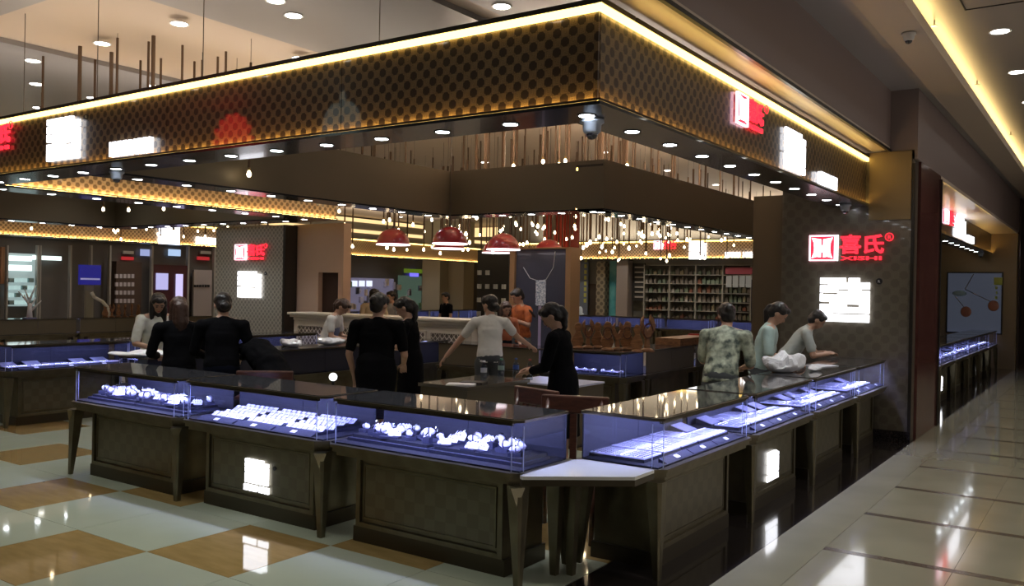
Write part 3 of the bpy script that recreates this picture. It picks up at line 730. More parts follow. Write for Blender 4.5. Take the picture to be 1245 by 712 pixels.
# second island far row, olive backs towards us
for i in range(4):
    make_counter(W-.012, 'olive-backed counter across the second island, number %d from the left edge' % (i+1) if 0 else ['olive-backed counter far left, nearest the frame edge', 'olive-backed counter far left, below the white coral ornament', 'olive-backed counter far left, below the blue sign', 'olive-backed counter far left, below the brown figurines'][i],
        (-17.8, 6.3+W*(i+1), 0), R(-90), 'olive-backed counters of the second island', back='olive', power=2)
# rear rows of the shop
make_counter(1.7, 'olive-backed rear counter behind the person in the white polo', (-5.95, 9.85, 0), R(180), 'rear counters', back='olive', power=2)
make_counter(1.08, 'short rear counter with bright white-framed glass and carved wood on top', (-5.92, 9.45, 0), 0, 'rear counters', power=5)
put((-5.92, 9.45, 0), 0, [('stand', .15+.13*k, .2, .659, 0, 1) for k in range(7)]+[('pad', .3, .42, .659, 0, .9), ('pad', .7, .42, .659, 0, .9)], 'in the short rear counter', '')
for i in range(3):
    make_counter(W-.012, ['olive-backed counter running back beside the carved wood', 'olive-backed counter further along the inner row', 'farthest olive-backed counter of the inner row'][i], (-5.45, 10.08+W*(i+1), 0), R(-90), 'olive-backed inner counters', back='olive', power=2)
# far rows glowing violet
for i in range(6):
    loc = (-17.2+W*i, 23.0, 0)
    make_counter(W-.012, 'distant glowing display counter in front of the goods shelves', loc, 0, 'distant glowing counters', power=8) if 0 else make_counter(W-.012, '%s distant glowing counter from the left, before the goods shelves' % ('first', 'second', 'third', 'fourth', 'fifth', 'sixth')[i], loc, 0, 'distant glowing counters', power=10)
for i in range(5):
    make_counter(W-.012, '%s distant glowing counter from the left, beyond the cream cabinet' % ('first', 'second', 'third', 'fourth', 'fifth')[i], (-18.6, 18.0+W*i, 0), R(90), 'distant counters beyond the cream cabinet', power=8)
# neighbouring shop row
for i in range(6):
    loc = (-2.154, 13.2+W*i, 0)
    make_counter(W-.012, ['neighbouring counter nearest the marble pilaster', 'second neighbouring counter from the pilaster, with a small sign', 'third neighbouring counter from the pilaster', 'fourth neighbouring counter from the pilaster', 'fifth neighbouring counter, with a small sign', 'last neighbouring counter below the picture of two beads'][i], loc, R(90), 'neighbouring shop counters', power=6,
        sign='small white sign on the %s neighbouring counter' % ('second', 'fifth')[i > 2] if i in (1, 4) else False)
    fill_flat(W, loc, R(90), 'in neighbouring counter row', 60+i)
for k in PROTO.values():
    for o in list(k.children_recursive)+[k]: bpy.data.objects.remove(o)
# ------------------------------------------------------------------ corner table between the two rows
t = thing('corner_table', 'small white-topped triangular table joining the two counter rows', 'table', (0, 0, 0))
poly = [(-2.725, 4.06), (-2.70, 4.045), (-2.20, 4.44), (-2.20, 4.69), (-2.69, 4.69), (-2.725, 4.66)]
MB().prism(poly, .60, .635).build('apron', METALD, t); MB().prism(poly, .636, .655).build('white_top', mat('white_stone', (.72, .74, .72), .12, coat=.4), t)
for dx, dy in ((-.045, -.03), (.035, .03)):
    x, y = -2.675+dx, 4.47+dy
    MB().prism([(x-.02, y-.02), (x+.02, y-.02), (x+.02, y+.02), (x-.02, y+.02)], 0, .60, [(x-.05, y-.035), (x+.045, y-.035), (x+.045, y+.035), (x-.05, y+.035)]).build('leg', METAL, t)
# ------------------------------------------------------------------ wooden armchairs, desk, stools
def armchair(loc, rz, label):
    t = thing('armchair', label, 'chair', loc, rz, 'wooden armchairs')
    o = B('seat', WOODD, -.25, .25, -.24, .24, .42, .47, t); bevel(o, .01)
    for sx in (-1, 1):
        MB().tube((sx*.22, .22, 0), (sx*.235, .23, .43), .018, .024, 8).tube((sx*.235, .23, .43), (sx*.25, .22, .66), .024, .018, 8).build('leg', WOODD, t, True)
        MB().tube((sx*.2, -.24, 0), (sx*.21, -.23, .43), .02, .024, 8).tube((sx*.21, -.23, .43), (sx*.2, -.31, .92), .024, .018, 8).build('leg', WOODD, t, True)
        o = MB().box(sx*.22, sx*.28, -.26, .26, .66, .69).build('armrest', WOODD, t); bevel(o, .01)
    o = MB().box(-.25, .25, -.33, -.29, .80, .93).build('top_rail', WOODD, t); bevel(o, .012)
    for k in range(3): B('back_slat', WOODD, -.12+.1*k, -.07+.1*k, -.305, -.28, .47, .80, t)
    return t
armchair((-3.12, 5.22, 0), R(200), 'dark red wooden armchair standing behind the white corner table')
armchair((-3.78, 5.42, 0), R(165), 'dark wooden armchair just left of the woman in the black dress')
t = thing('desk', 'olive-brown box desk in the middle of the shop with bottles on it', 'desk', (0, 0, 0))
MB().box(-5.72, -5.13, 6.7, 7.75, .05, .71).build('desk_body', DARKPANEL, t)
B('desk_top', mat('desk_top', (.12, .105, .085), .12, coat=.5), -5.74, -5.11, 6.68, 7.77, .71, .745, t); B('plinth', METALD, -5.68, -5.15, 6.75, 7.7, 0, .05, t)
t = thing('desk', 'lower olive desk beside the short rear counter with a white sheet on top', 'desk', (-5.0, 8.3, 0))
B('desk_body', DARKPANEL, -.55, .3, -.3, .35, .04, .66, t); B('desk_top', mat('lilac_top', (.6, .62, .8), .3), -.56, .31, -.31, .36, .66, .68, t); B('plinth', METALD, -.5, .25, -.25, .3, 0, .04, t)
def stool(loc, label):
    t = thing('stool', label, 'stool', loc, 0, 'white round stools')
    MB().lathe([(.17, .50), (.18, .52), (.18, .55), (.16, .57)], n=20).build('seat', WHITEPL, t, True)
    MB().tube((0, 0, .03), (0, 0, .5), .022).build('stem', mat('steel', (.5, .5, .5), .25, 1), t)
    MB().lathe([(.18, 0), (.17, .02), (.03, .035)], n=20).build('foot', mat('steel', (.5,)*3), t, True)
p = at_d(524, 440, 10.2); stool((p.x, p.y, .08-.08), 'white stool between the woman reading her phone and the desk')
def bottle(p, label, cap, h=.22, body=(.7, .75, .85)):
    t = thing('water_bottle', label, 'bottle', p, 0, 'bottles on the desk')
    MB().lathe([(.03, 0), (.033, .01), (.033, h*.35), (.030, h*.4), (.033, h*.45), (.033, h*.68), (.013, h*.88), (.013, h*.93)], n=14).build('body', glassmat('bottle_plastic', (.75, .82, .9), .12, 2) if 'bottle_plastic' not in MATS else MATS['bottle_plastic'], t, True)
    MB().lathe([(.0345, h*.45), (.0345, h*.66)], n=14, caps=False).build('wrapper', mat(label[:12], body, .4), t, True)
    MB().lathe([(.015, h*.93), (.015, h)], n=12).build('bottle_cap', cap, t)
for px, D_, lab, cp, bd in ((590, 8.9, 'clear water bottle with a white cap on the desk', WHITEPL, (.6, .62, .7)), (611, 9.2, 'pale green bottle behind the white-capped one', mat('green_cap', (.1, .3, .2)), (.25, .35, .32)), (629, 9.3, 'blue-wrapped bottle third along the desk', mat('blue_cap', (.03, .08, .3)), (.04, .09, .3)), (646, 9.2, 'reddish bottle at the right end of the desk', mat('red_cap', (.3, .05, .05)), (.25, .12, .12))):
    v = at_d(px, 350, D_); bottle((v.x, v.y, .746), lab, cp, body=bd)
v = at_d(563, 350, 8.6); o = MB().box(-.14, .14, -.1, .1, 0, .012).build('papers', WHITEPL, None, loc=(v.x, v.y, .746), rot=(0, 0, .5), label='stack of white papers on the desk', category='papers')
v = at_d(578, 350, 8.75); o = MB().box(-.12, .12, -.09, .09, 0, .02).build('notebook', BLACKM, None, loc=(v.x, v.y, .76-.014), rot=(0, 0, .3), label='dark notebook lying on the desk beside the papers', category='notebook')
# ------------------------------------------------------------------ cream lattice cabinet
t = thing('lattice_cabinet', 'long cream-painted cabinet with lattice door panels behind the shop', 'cabinet', (-9.43, 9.95, 0))
B('cabinet_body', CREAMPAINT, -1.87, 1.87, 0, .4, .06, 1.12, t); B('plinth', CREAMPAINT, -1.85, 1.85, .02, .38, 0, .06, t)
o = MB().box(-1.87, 1.87, -.02, .42, 1.121, 1.17).box(-1.92, 1.92, -.06, .46, 1.17, 1.21).box(-1.95, 1.95, -.09, .48, 1.21, 1.25).build('cornice', CREAMPAINT, t); bevel(o, .008)
DARKIN = mat('cabinet_inner', (.16, .13, .10), .5)
for k in range(5):
    x0 = -1.75+.72*k; x1 = x0+.6
    f = B('door', DARKIN, x0, x1, -.012, -.001, .2, 1.03, t)
    mb = MB(); z0, z1 = .2, 1.03
    n = 9
    for i in range(-9, 9):
        for sg in (1, -1):
            # diagonal bars clipped to the door
            a = Vector((x0, z0+i*.1)) if sg > 0 else Vector((x1, z0+i*.1)); dx = .6*sg; dz = .6*1.15
            t0, t1 = 0., 1.
            for lo, hi, s0, dd in ((z0, z1, a.y, dz),):
                t0 = max(t0, (lo-s0)/dd); t1 = min(t1, (hi-s0)/dd)
            if t1-t0 > .03: mb.tube((a.x+dx*t0, -.018, a.y+dz*t0), (a.x+dx*t1, -.018, a.y+dz*t1), .006, n=4)
    for o in [mb.build('door_lattice', CREAMPAINT, t)]: o['kind'] = 'stuff'
    MB().box(x0-.02, x1+.02, -.03, -.001, z0-.03, z0).box(x0-.02, x1+.02, -.03, -.001, z1, z1+.03).box(x0-.02, x0, -.03, -.001, z0, z1).box(x1, x1+.02, -.03, -.001, z0, z1).build('door_frame', CREAMPAINT, t)
# ------------------------------------------------------------------ second island sign wall + pink wall
B('wall_sign_left', SIGNWALL2, -13.95, -12.05, 10.35, 10.6, 0, 2.76, **ST)
B('trim_30', DARKTRIM, -12.05, -11.99, 10.33, 10.6, 0, 2.76, **ST)
a, b_ = boxy(10.34, 286, 297, 298, 316); logo((a.x, 10.34, a.z), 0, b_.z-a.z, 'red two-character logo on the pale lattice sign wall at left', 1.05)
a, b_ = boxy(10.34, 290, 330, 318, 361); glyph((a.x, 10.34, a.z), 0, b_.x-a.x, b_.z-a.z, 'white stacked glyph on the pale lattice sign wall at left')
PINK = mat('pinkish_panel', (.5, .34, .25), .4)
pl = at_y(356, 350, 10.62).x; pr_ = at_y(417, 350, 10.62).x; dl_ = at_y(387, 350, 10.62).x; dr_ = at_y(411, 350, 10.62).x
B('wall_pink', PINK, pl, dl_, 10.62, 10.8, 0, 2.78, **ST); B('trim_31', PINK, dl_, pr_, 10.62, 10.8, at_y(400, 331, 10.62).z, 2.78, **ST)
B('trim_32', PINK, dr_, pr_, 10.62, 10.8, 0, at_y(400, 331, 10.62).z, **ST)
B('door_1', mat('door_brown', (.045, .022, .015), .5), dl_, dr_, 10.72, 10.77, 0, at_y(400, 331, 10.62).z, **ST)
# ------------------------------------------------------------------ necklace poster kiosk
x0 = at_y(620, 350, 11.5).x; x1 = at_y(694, 350, 11.5).x
t = thing('poster_kiosk', 'tall wood-framed display column with a necklace picture behind the shop', 'display column', ((x0+x1)/2, 11.5, 0)); hw = (x1-x0)/2
FRAMEW = mat('kiosk_wood', (.34, .21, .11), .4)
B('kiosk_body', DARKPANEL, -hw+.08, hw-.08, .05, .25, 0, 2.34, t)
for sx in (-1, 1): B('side_post', FRAMEW, sx*hw, sx*(hw-.09), -.02, .27, 0, 2.36, t)
B('lintel', FRAMEW, -hw+.09, hw-.09, 0, .27, 2.34, 2.36, t)
SLATE = mat('slate_poster', (.06, .07, .11), .25, coat=.4)
pm = B('poster', SLATE, -hw+.095, hw-.095, .03, .045, .3, 2.33, t)
mb = MB(); pts = [Vector((-.33, .025, 2.05)), Vector((-.2, .025, 1.88)), Vector((-.02, .025, 1.83)), Vector((.1, .025, 1.86)), Vector((.23, .025, 2.05)), Vector((.26, .025, 2.3))]
def shift(o): o.location -= o.parent.location if False else Vector((0, 0, 0))
mb.path(pts, .006); mb.build('necklace_chain', mat('pale_print', (.6, .65, .75), .4), t)
MB().box(-.085, .1, .018, .029, 1.45, 1.85).build('pendant_picture', noisy('pendant_print', (.2, .3, .45), (.85, .92, 1), 38, rough=.4), t)
MB().box(-.03, .02, .02, .029, .55, 1.44).build('light_streak', mat('violet_print', (.42, .38, .6), .4), t)
# red slatted screen above
rx0 = at_y(661, 270, 18).x; rx1 = at_y(703, 270, 18).x; rz0 = at_y(680, 292, 18).z
t = thing('red_screen', 'tall red slatted screen glimpsed among the bulbs', 'screen', ((rx0+rx1)/2, 18, 0))
B('screen_frame', mat('red_frame', (.25, .03, .02), .5), (rx0-rx1)/2, (rx1-rx0)/2, .03, .08, 0, 4.4, t)
for k in range(9): B('slat', mat('red_slat', (.55, .06, .035), .5), (rx0-rx1)/2+.075*k*1.05+.01, (rx0-rx1)/2+.075*k*1.05+.05, -.02, .03, rz0-.3, 4.4, t)
# ------------------------------------------------------------------ wall of goods on the far right side
YB = 26.5
B('wall_goods', mat('grey_green_wall', (.16, .155, .135), .5), -19, -4.5, YB, YB+.2, 0, 4.4, **ST)
def flat(name, m, px0, py0, px1, py1, Y, th=.06, label=None, cat=None, parent=None, group=None):
    a = at_y(px0, py1, Y); b = at_y(px1, py0, Y)
    o = MB().box(-(b.x-a.x)/2, (b.x-a.x)/2, -th, 0, 0, b.z-a.z).build(name, m, None, loc=((a.x+b.x)/2, Y, a.z))
    if label: o['label'] = label
    if cat: o['category'] = cat
    if group: o['group'] = group
    if parent: o.parent = parent; o.location -= parent.location
    return o
t = thing('poster_stand', 'grey-blue poster of a white dancing figure beside the kiosk', 'poster', (at_y(703, 350, YB).x, YB-.05, 0))
flat('board', mat('blue_grey_poster', (.14, .17, .22), .3), 688, 318, 716, 412, YB-.1, .05, parent=t)
mb = MB(); c = at_y(700, 350, YB-.16)-t.location
for dx, dz, r in ((0, .55, .09), (.05, .3, .12), (-.08, .1, .1), (.35, -.7, .1), (.42, -.95, .12)): mb.ell((c.x+dx-.15, c.y, c.z+dz-.1), (r, .02, r*1.7), 8, 6)
mb.build('dancer_figure', mat('white_print', (.75, .85, .95), .4), t, True)
mb = MB()
for k in range(8): mb.box(c.x+.33, c.x+.42, c.y, c.y+.03, c.z+.9-.2*k, c.z+1.03-.2*k)
mb.build('yellow_characters', mat('yellow_print', (.5, .5, .1), .4), t)
o = flat('door_2', mat('dark_doorway', (.05, .035, .025), .5), 716, 345, 726, 400, YB-.01, .03); o['kind'] = 'structure'
o = flat('wall_column', lattice('hex_lattice', .12, (.15, .13, .1), (.32, .28, .2), coat=0, fine=False), 729, 318, 741, 405, YB-.02, .3); o['kind'] = 'structure'
tp = noisy('teal_print', (.02, .22, .26), (.18, .5, .5), 1.2, rough=.3)
flat('teal_poster', tp, 741, 317, 755, 384, YB-.1, .05, 'tall teal sea-coloured lit poster on the far wall', 'poster')
flat('round_column', mat('grey_pinkish', (.3, .26, .24), .5), 755, 317, 770, 400, YB-.1, .4, 'plain greyish column right of the teal poster', 'column')
flat('notice_board', mat('dark_board', (.03, .03, .03), .5), 770, 320, 785, 365, YB-.1, .08, 'dark notice board with pale lines beside the goods shelves', 'board')
for k in range(7): flat('notice_strip', mat('pale_print2', (.45, .42, .38), .5), 772, 324+6*k, 784, 325.6+6*k, YB-.18, .02, 'pale strip on the dark notice board', 'notice', group='strips on the notice board')
# goods shelves
t = thing('shelf_unit', 'wide grey shelf wall crowded with small goods behind the counters', 'shelf', (at_y(868, 350, YB).x, YB-.15, 0))
a = at_y(786, 400, YB-.15)-t.location; b_ = at_y(952, 322, YB-.15)-t.location
B('back_panel', mat('shelf_back', (.10, .10, .09), .5), a.x, b_.x, .08, .12, .3, b_.z, t)
SH = mat('shelf_edge', (.35, .34, .3), .4)
rows = [322, 334, 345, 356, 367, 378, 389]
for ry in rows:
    z = at_y(868, ry, YB-.15).z; B('shelf', SH, a.x, b_.x, -.25, .08, z-.02, z, t)
for k in range(6): x = a.x+(b_.x-a.x)*k/5; B('upright', SH, x-.02, x+.02, -.25, .08, .3, b_.z, t)
cols = [(.42, .40, .35), (.3, .32, .3), (.22, .20, .18), (.5, .48, .45), (.28, .12, .08), (.16, .2, .24), (.36, .34, .24), (.2, .26, .2)]
rnd = random.Random(5)
for j, ry in enumerate(rows[1:]):
    for i in range(30):
        px = 788+5.4*i
        if j < 2 and 880 < px < 915: continue
        v = at_y(px, ry, YB-.15); h = rnd.uniform(.13, .24); wd = rnd.uniform(.08, .125); m = mat('goods_%d' % rnd.randrange(8), cols[rnd.randrange(8)], .5)
        o = MB().box(-wd/2, wd/2, -.09, .09, 0, h*.75).prism([(-wd/5, -.04), (wd/5, -.04), (wd/5, .04), (-wd/5, .04)], h*.75, h).build('boxed_item', m, None, loc=(v.x, YB-.22, v.z),
            label='small boxed item on the crowded shelf wall', category='goods', group='goods on the shelf wall')
flat('banner', mat('pink_banner', (.34, .07, .1), .5), 882, 325, 915, 333, YB-.402, .03, 'pink-red banner hung high on the goods shelves', 'banner')
for k in range(4): flat('hanging_sheet', mat('pale_panel', (.42, .46, .48), .4), 883+8*k, 335, 890+8*k, 349, YB-.402, .03, 'pale blue hanging sheet under the pink banner', 'sheet', group='panels under the pink banner')
flat('dark_booth', mat('dark_booth', (.02, .02, .035), .5), 917, 340, 950, 375, YB-.402, .3, 'dark booth at the right end of the goods shelves', 'booth')
# ------------------------------------------------------------------ dark shop beyond the cream cabinet
YC = 31.5
def fx(name, m, px0, py0, px1, py1, X, th=.06, label=None, cat=None, group=None, kind=None):
    a = at_x(px0, py1, X); b = at_x(px1, py0, X); ym = (a.y+b.y)/2; hy = abs(b.y-a.y)/2; z0 = min(a.z, b.z)
    z0 = at_x((px0+px1)/2, py1, X).z; z1 = at_x((px0+px1)/2, py0, X).z
    o = MB().box(-th, th, -hy, hy, 0, z1-z0).build(name, m, None, loc=(X, ym, z0))
    for k, v in (('label', label), ('category', cat), ('group', group), ('kind', kind)):
        if v: o[k] = v
    return o
XS_ = -25.0
B('wall_shopfront', mat('shopfront_dark', (.10, .095, .09), .35), -25.6, -25.05, 3, 40, 0, 4.4, **ST)
B('trim_40', mat('shopfront_header', (.16, .15, .13), .5), -25.05, -24.98, 3, 40, 2.9, 4.4, **ST)
fx('shop_window', mat('violet_window', (.12, .11, .16), .3, emit=(.35, .33, .5), strength=.22), 424, 338, 478, 380, XS_, .04, 'dim violet shop window packed with goods beyond the cream cabinet', 'shop window')
fx('shop_window', mat('green_window', (.04, .06, .04), .3, emit=(.25, .4, .3), strength=.15), 484, 335, 512, 375, XS_, .04, 'dim greenish shop window right of the violet one', 'shop window')
fx('blue_screen', emat('blue_screen', (.15, .12, .9), 1.5), 521, 331, 531, 337, XS_+.4, .03, 'small blue lit screen high in the far shop', 'screen') if 0 else None
rnd = random.Random(11)
for i in range(26):
    px = 426+rnd.random()*84; py = 342+rnd.random()*34; c_ = rnd.choice([(.6, .6, .8), (.5, .1, .12), (.3, .3, .35), (.08, .08, .09), (.6, .5, .4), (.15, .3, .2)])
    fx('shop_item', mat('shop_item_%d' % int(sum(c_)*100), c_, .5), px, py-rnd.uniform(2, 5), px+rnd.uniform(2, 4.5), py+4, XS_+.08, .05, 'small item on display in the far violet shop', 'goods', 'goods in the far violet shop')
for i in range(3): fx('lit_case', emat('lit_case', (.75, .8, 1), 1.0), 428+9*i, 341, 434+9*i, 348, XS_+.12, .03, 'small white-lit panel in the far violet shop', 'light panel', 'light panels in the far violet shop')
fx('green_sign_band', emat('green_band', (.18, .3, .02), .35), 492, 327, 520, 332, XS_+.2, .05, 'thin green sign band over the far shop', 'sign')
fx('blue_sign', emat('blue_sign', (.12, .1, .9), 1.6), 499, 331, 508, 336, XS_+.06, .05, 'small blue lit sign above the far shop', 'sign')
COLM = mat('beige_column', (.40, .36, .25), .5)
for k, (p0, p1, lab) in enumerate(((514, 541, 'wide pale beige column beyond the cream cabinet'), (542, 570, 'second pale beige column close beside the first'))):
    a = at_d(p0, 350, 36.5); b_ = at_d(p1, 350, 36.5); c_ = (a+b_)/2
    B('column', COLM, c_.x-.48, c_.x+.48, c_.y-.2, c_.y+.5, 0, 4.49, label=lab, category='column')
fx('shop_window', mat('green_window2', (.05, .07, .05), .3, emit=(.3, .45, .35), strength=.2), 534, 335, 548, 372, XS_, .04, 'greenish shop window between the beige columns', 'shop window') if 0 else None
a = at_d(598, 400, 19); B('dark_rack', mat('rack_black', (.02, .02, .022), .4), a.x-.42, a.x+.42, a.y, a.y+.2, 0, 2.55, label='black rack with pale goods left of the poster kiosk', category='rack')
for k in range(14):
    B('rack_item', mat('rack_item', (.5, .52, .55), .4), a.x-.38+.22*(k % 4), a.x-.30+.22*(k % 4), a.y-.06, a.y-.005, 1.1+.3*(k//4), 1.2+.3*(k//4), label='pale small item on the black rack', category='goods', group='goods on the black rack')
B('trim_41', emat('far_cove', (1, .66, .3), 1.1), -24.98, -24.9, 18, 40, 4.28, 4.42, **ST); B('trim_42', emat('far_cove', (1, .66, .3), 1.1), -24.98, -24.9, 18, 40, 3.85, 3.98, **ST)
# ------------------------------------------------------------------ shopfronts on the far left
FR = mat('front_frame', (.3, .29, .26), .4)
t0 = fx('lit_shelves', mat('lit_shelf_back', (.25, .3, .3), .4, emit=(.7, .9, .9), strength=.25), 8, 308, 42, 372, XS_, .05, 'bright white-lit shelving behind glass at the far left', 'shelving')
for j in range(3):
    fx('light_box', emat('shop_lightbox', (.85, 1, .97), 1.3), (10, 9, 40)[j], (311, 322, 311)[j], (38, 38, 74)[j], (317, 329, 316)[j], XS_+.15, .04, ['upper white light box over the far left shelving', 'lower white light box over the far left shelving', 'small white light box right of the far left shelving'][j], 'light box')
for j in range(4):
    for i in range(4):
        fx('shelf_goods', emat('shelf_goods_glow', (.6, .85, .82), .55) if (i+j) % 3 else mat('shelf_goods', (.2, .3, .3), .5), 10+8*i, 338+9*j, 16+8*i, 343+9*j, XS_+.12, .06, 'pale packet on the white-lit far left shelving', 'goods', 'packets on the far left shelving')
for px in (6, 43, 46, 83, 108, 131, 182, 226, 258): fx('window_post', FR, px, 298, px+3.5, 388, XS_+.2, .06, 'grey post of the far left shopfronts', 'post', 'shopfront posts')
fx('fire_poster', mat('orange_poster', (.4, .2, .1), .4), 0, 300, 5.5, 345, XS_+.05, .05, 'brown poster with orange figure at the left frame edge', 'poster')
t = fx('info_sign', mat('info_sign', (.02, .02, .2), .3, emit=(.02, .02, .25), strength=.5), 96, 322, 122, 346, -21.0, .04, 'blue rectangular sign with pale stripe on a post, far left', 'sign')
t = thing('sign_post', 'pale post carrying the blue sign', 'post', (-21.05, at_x(108, 350, -21.1).y, 0)); B('post', mat('post_pale', (.3, .31, .28), .4), -.07, .0, -.1, .1, 0, 2.0, t); 
fx('sign_stripe', mat('sign_pale', (.5, .5, .7), .4, emit=(.5, .5, .8), strength=.3), 98, 338, 121, 340, -20.95, .02, 'pale stripe with lettering across the blue sign', 'sign')
fx('vending_case', mat('brown_case', (.07, .045, .035), .4), 136, 318, 168, 382, XS_+.16, .2, 'brown cabinet with rows of small white goods, far left', 'cabinet')
for j in range(4):
    for i in range(5): fx('packet', mat('packet', (.5, .48, .52) if j < 2 else (.25, .2, .22), .4), 140+4.8*i, 333+10*j, 143.4+4.8*i, 338+10*j, XS_+.34, .03, 'small white packet in the far brown cabinet', 'goods', 'packets in the brown cabinet')
DR = mat('dark_red_front', (.06, .012, .018), .3, coat=.3)
fx('dark_red_shopfront', DR, 184, 322, 226, 385, XS_+.15, .08, 'dark red shopfront with two lit posters', 'shopfront')
fx('lit_poster', emat('lit_poster', (.5, .48, .85), .8), 190, 332, 204, 352, XS_+.27, .03, 'wider lilac lit poster on the dark red shopfront', 'poster')
fx('lit_poster', emat('lit_poster2', (.62, .55, .9), .9), 214, 333, 222, 362, XS_+.27, .03, 'narrow lilac lit poster on the dark red shopfront', 'poster')
fx('pale_poster', mat('paper_poster', (.33, .3, .29), .5), 234, 328, 257, 385, XS_+.15, .05, 'pale printed poster left of the lattice sign wall', 'poster')
for i in range(6): fx('poster_mark', BLACKM, 236+3.3*i, 346, 238+3.3*i, 349, XS_+.22, .02, 'dark printed character on the pale poster', 'lettering', 'characters on the pale poster')
for px in (148, 240): fx('red_neon', emat('red_neon', (.8, .03, .04), .4), px, 312, px+14, 316, XS_+.05, .03, 'dim red sign over the far %s shopfront' % ('brown' if px < 200 else 'pale'), 'sign')
for px, c_ in ((171, (.3, .35, .6)), (205, (.4, .55, .8))): fx('blue_lightbox', emat('bluebox%d' % px, c_, .9), px, 303, px+14, 311, XS_+.06, .03, 'small blue light box high at the %s' % ('left of two' if px < 200 else 'right of two'), 'light box')
for px in (149, 243): fx('white_outline_box', mat('outline', (.45, .44, .4), .4), px, 305, px+13, 308.5, XS_+.06, .03, 'small pale rectangle above the %s far front' % ('brown' if px < 200 else 'pale'), 'light box')
# ------------------------------------------------------------------ picture of two beads on the neighbouring end wall
x0 = at_y(1152, 370, 23.9).x; x1 = at_y(1217, 370, 23.9).x; z0 = at_y(1185, 404, 23.9).z; z1 = at_y(1185, 332, 23.9).z
t = thing('bead_picture', 'large slate-blue picture of a silver chain and two brown beads', 'picture', ((x0+x1)/2, 23.98, z0)); hw = (x1-x0)/2; hh = z1-z0
B('frame', DARKTRIM, -hw-.03, hw+.03, -.04, 0, -.03, hh+.03, t); B('canvas', mat('picture_blue', (.10, .115, .16), .25, emit=(.10, .115, .16), strength=.25), -hw, hw, -.06, -.04, 0, hh, t)
for bx, bz in ((-.17, .62), (.42, .78)): MB().ell((bx, -.075, bz-.12), (.12, .03, .13), 14, 10).build('bead', mat('bead_brown', (.42, .16, .09), .3), t, True)
MB().path([Vector((-.02, -.07, hh-.02)), Vector((-.2, -.07, 1.05))], .012).path([Vector((-.2, -.07, 1.05)), Vector((.36, -.07, .76))], .01).path([Vector((-.42, -.07, .88)), Vector((-.22, -.07, .62))], .01).build('chain', SILVER, t)
MB().ell((-.32, -.075, .95), (.16, .03, .07), 10, 6).build('clasp', mat('clasp_print', (.35, .5, .55), .3), t, True)
mb = MB(); mb.box(.42, .6, -.07, -.06, hh-.28, hh-.1)
for k in range(5): mb.box(.45+.02*(k % 2), .5, -.07, -.06, hh-.38-.12*k, hh-.31-.12*k)
mb.build('yellow_characters', mat('yellowgreen_print', (.45, .5, .08), .4), t)
#@@PART3
# ------------------------------------------------------------------ pendants: brown rods with small glowing bulbs
rod_long = MB().tube((0, 0, .05), (0, 0, 1.25), .014, n=7).mesh('rod', RODM)
rod_thick = MB().tube((0, 0, .05), (0, 0, 1.25), .022, n=7).mesh('rod', RODM)
bulbm = MB().lathe([(.009, .045), (.019, .027), (.027, 0), (.019, -.02), (.004, -.029)], n=10).mesh('bulb', BULB)
capm = MB().lathe([(.012, .045), (.018, .05), (.018, .075), (.012, .08)], n=8).mesh('bulb_socket', mat('brass_socket', (.35, .24, .1), .35, .8))
wires = {}
def pendant(x, y, z, label, group, thick=False, ceil=4.5):
    t = thing('pendant_light', label, 'pendant light', (x, y, z), 0, group)
    ln = min(1.0, (ceil-z-.02)/1.25)
    ro = obj('rod', rod_thick if thick else rod_long, t); ro.scale = (1, 1, ln); obj('bulb', bulbm, t); obj('bulb_socket', capm, t)
    hgt = round((ceil-z-1.25)/.1)*.1
    if ceil-z-1.25 > .01:
        k = round(ceil-z-1.25, 1)
        if k not in wires: wires[k] = MB().tube((0, 0, 0), (0, 0, 1), .003, n=4).mesh('wire', WIRE)
        o = obj('wire', wires[k], t, (0, 0, 1.25)); o.scale = (1, 1, ceil-z-1.25)
    return t
# rods whose tops show above the canopy front
ORD = ('first', 'second', 'third', 'fourth', 'fifth', 'sixth', 'seventh', 'eighth', 'ninth', 'tenth', 'eleventh', 'twelfth', 'thirteenth', 'fourteenth', 'fifteenth', 'sixteenth', 'last')
for k_, (px, py) in enumerate(sorted([(98,22),(136,43),(143,46),(187,31),(181,43),(196,60),(171,72),(53,43),(222,53),(237,43),(265,65),(275,53),(246,73),(322,67),(305,76),(116,57),(288,84)])):
    D_ = 9.6+((px*7) % 11)*.12; v = at_d(px, py, D_)
    if -8.6 < v.x < -8.0: v = at_d(px, py, D_+.6)
    pendant(v.x, v.y, v.z-1.25, 'brown pendant rod above the glowing front canopy, %s from the left' % ORD[k_], 'rods showing above the canopy', px in (98, 136, 187), 4.44)
rnd = random.Random(21)
def scatter(n, x0, x1, y0, y1, z0, z1, label, group, ceil=4.502, mind=.28):
    pts = []; tries = 0
    while len(pts) < n and tries < n*60:
        tries += 1; x = rnd.uniform(x0, x1); y = rnd.uniform(y0, y1)
        if all((x-a)**2+(y-b)**2 > mind*mind for a, b in pts):
            pts.append((x, y)); z = rnd.uniform(z0, z1)
            pendant(x, y, z, label, group, rnd.random() < .25, ceil)
scatter(120, -12.2, -6.2, 11.0, 18, 2.35, 3.4, 'brown rod pendant with a small bulb in the glittering cloud behind the near canopy', 'pendants in the near part of the cloud', mind=.24)
scatter(62, -16.5, -6.6, 17.5, 24.5, 2.55, 3.4, 'brown rod pendant with a small bulb in the far part of the glittering cloud', 'pendants in the far part of the cloud', mind=.3)
scatter(45, -8.9, -6.1, 10.9, 15.0, 3.3, 3.75, 'short brown rod pendant whose bulb shows just above the dark inner canopy', 'pendants above the inner canopy', mind=.2)
scatter(7, -15.8, -11.3, 5.2, 9.4, 2.95, 3.15, 'brown rod pendant with a small bulb over the second island', 'pendants over the second island')
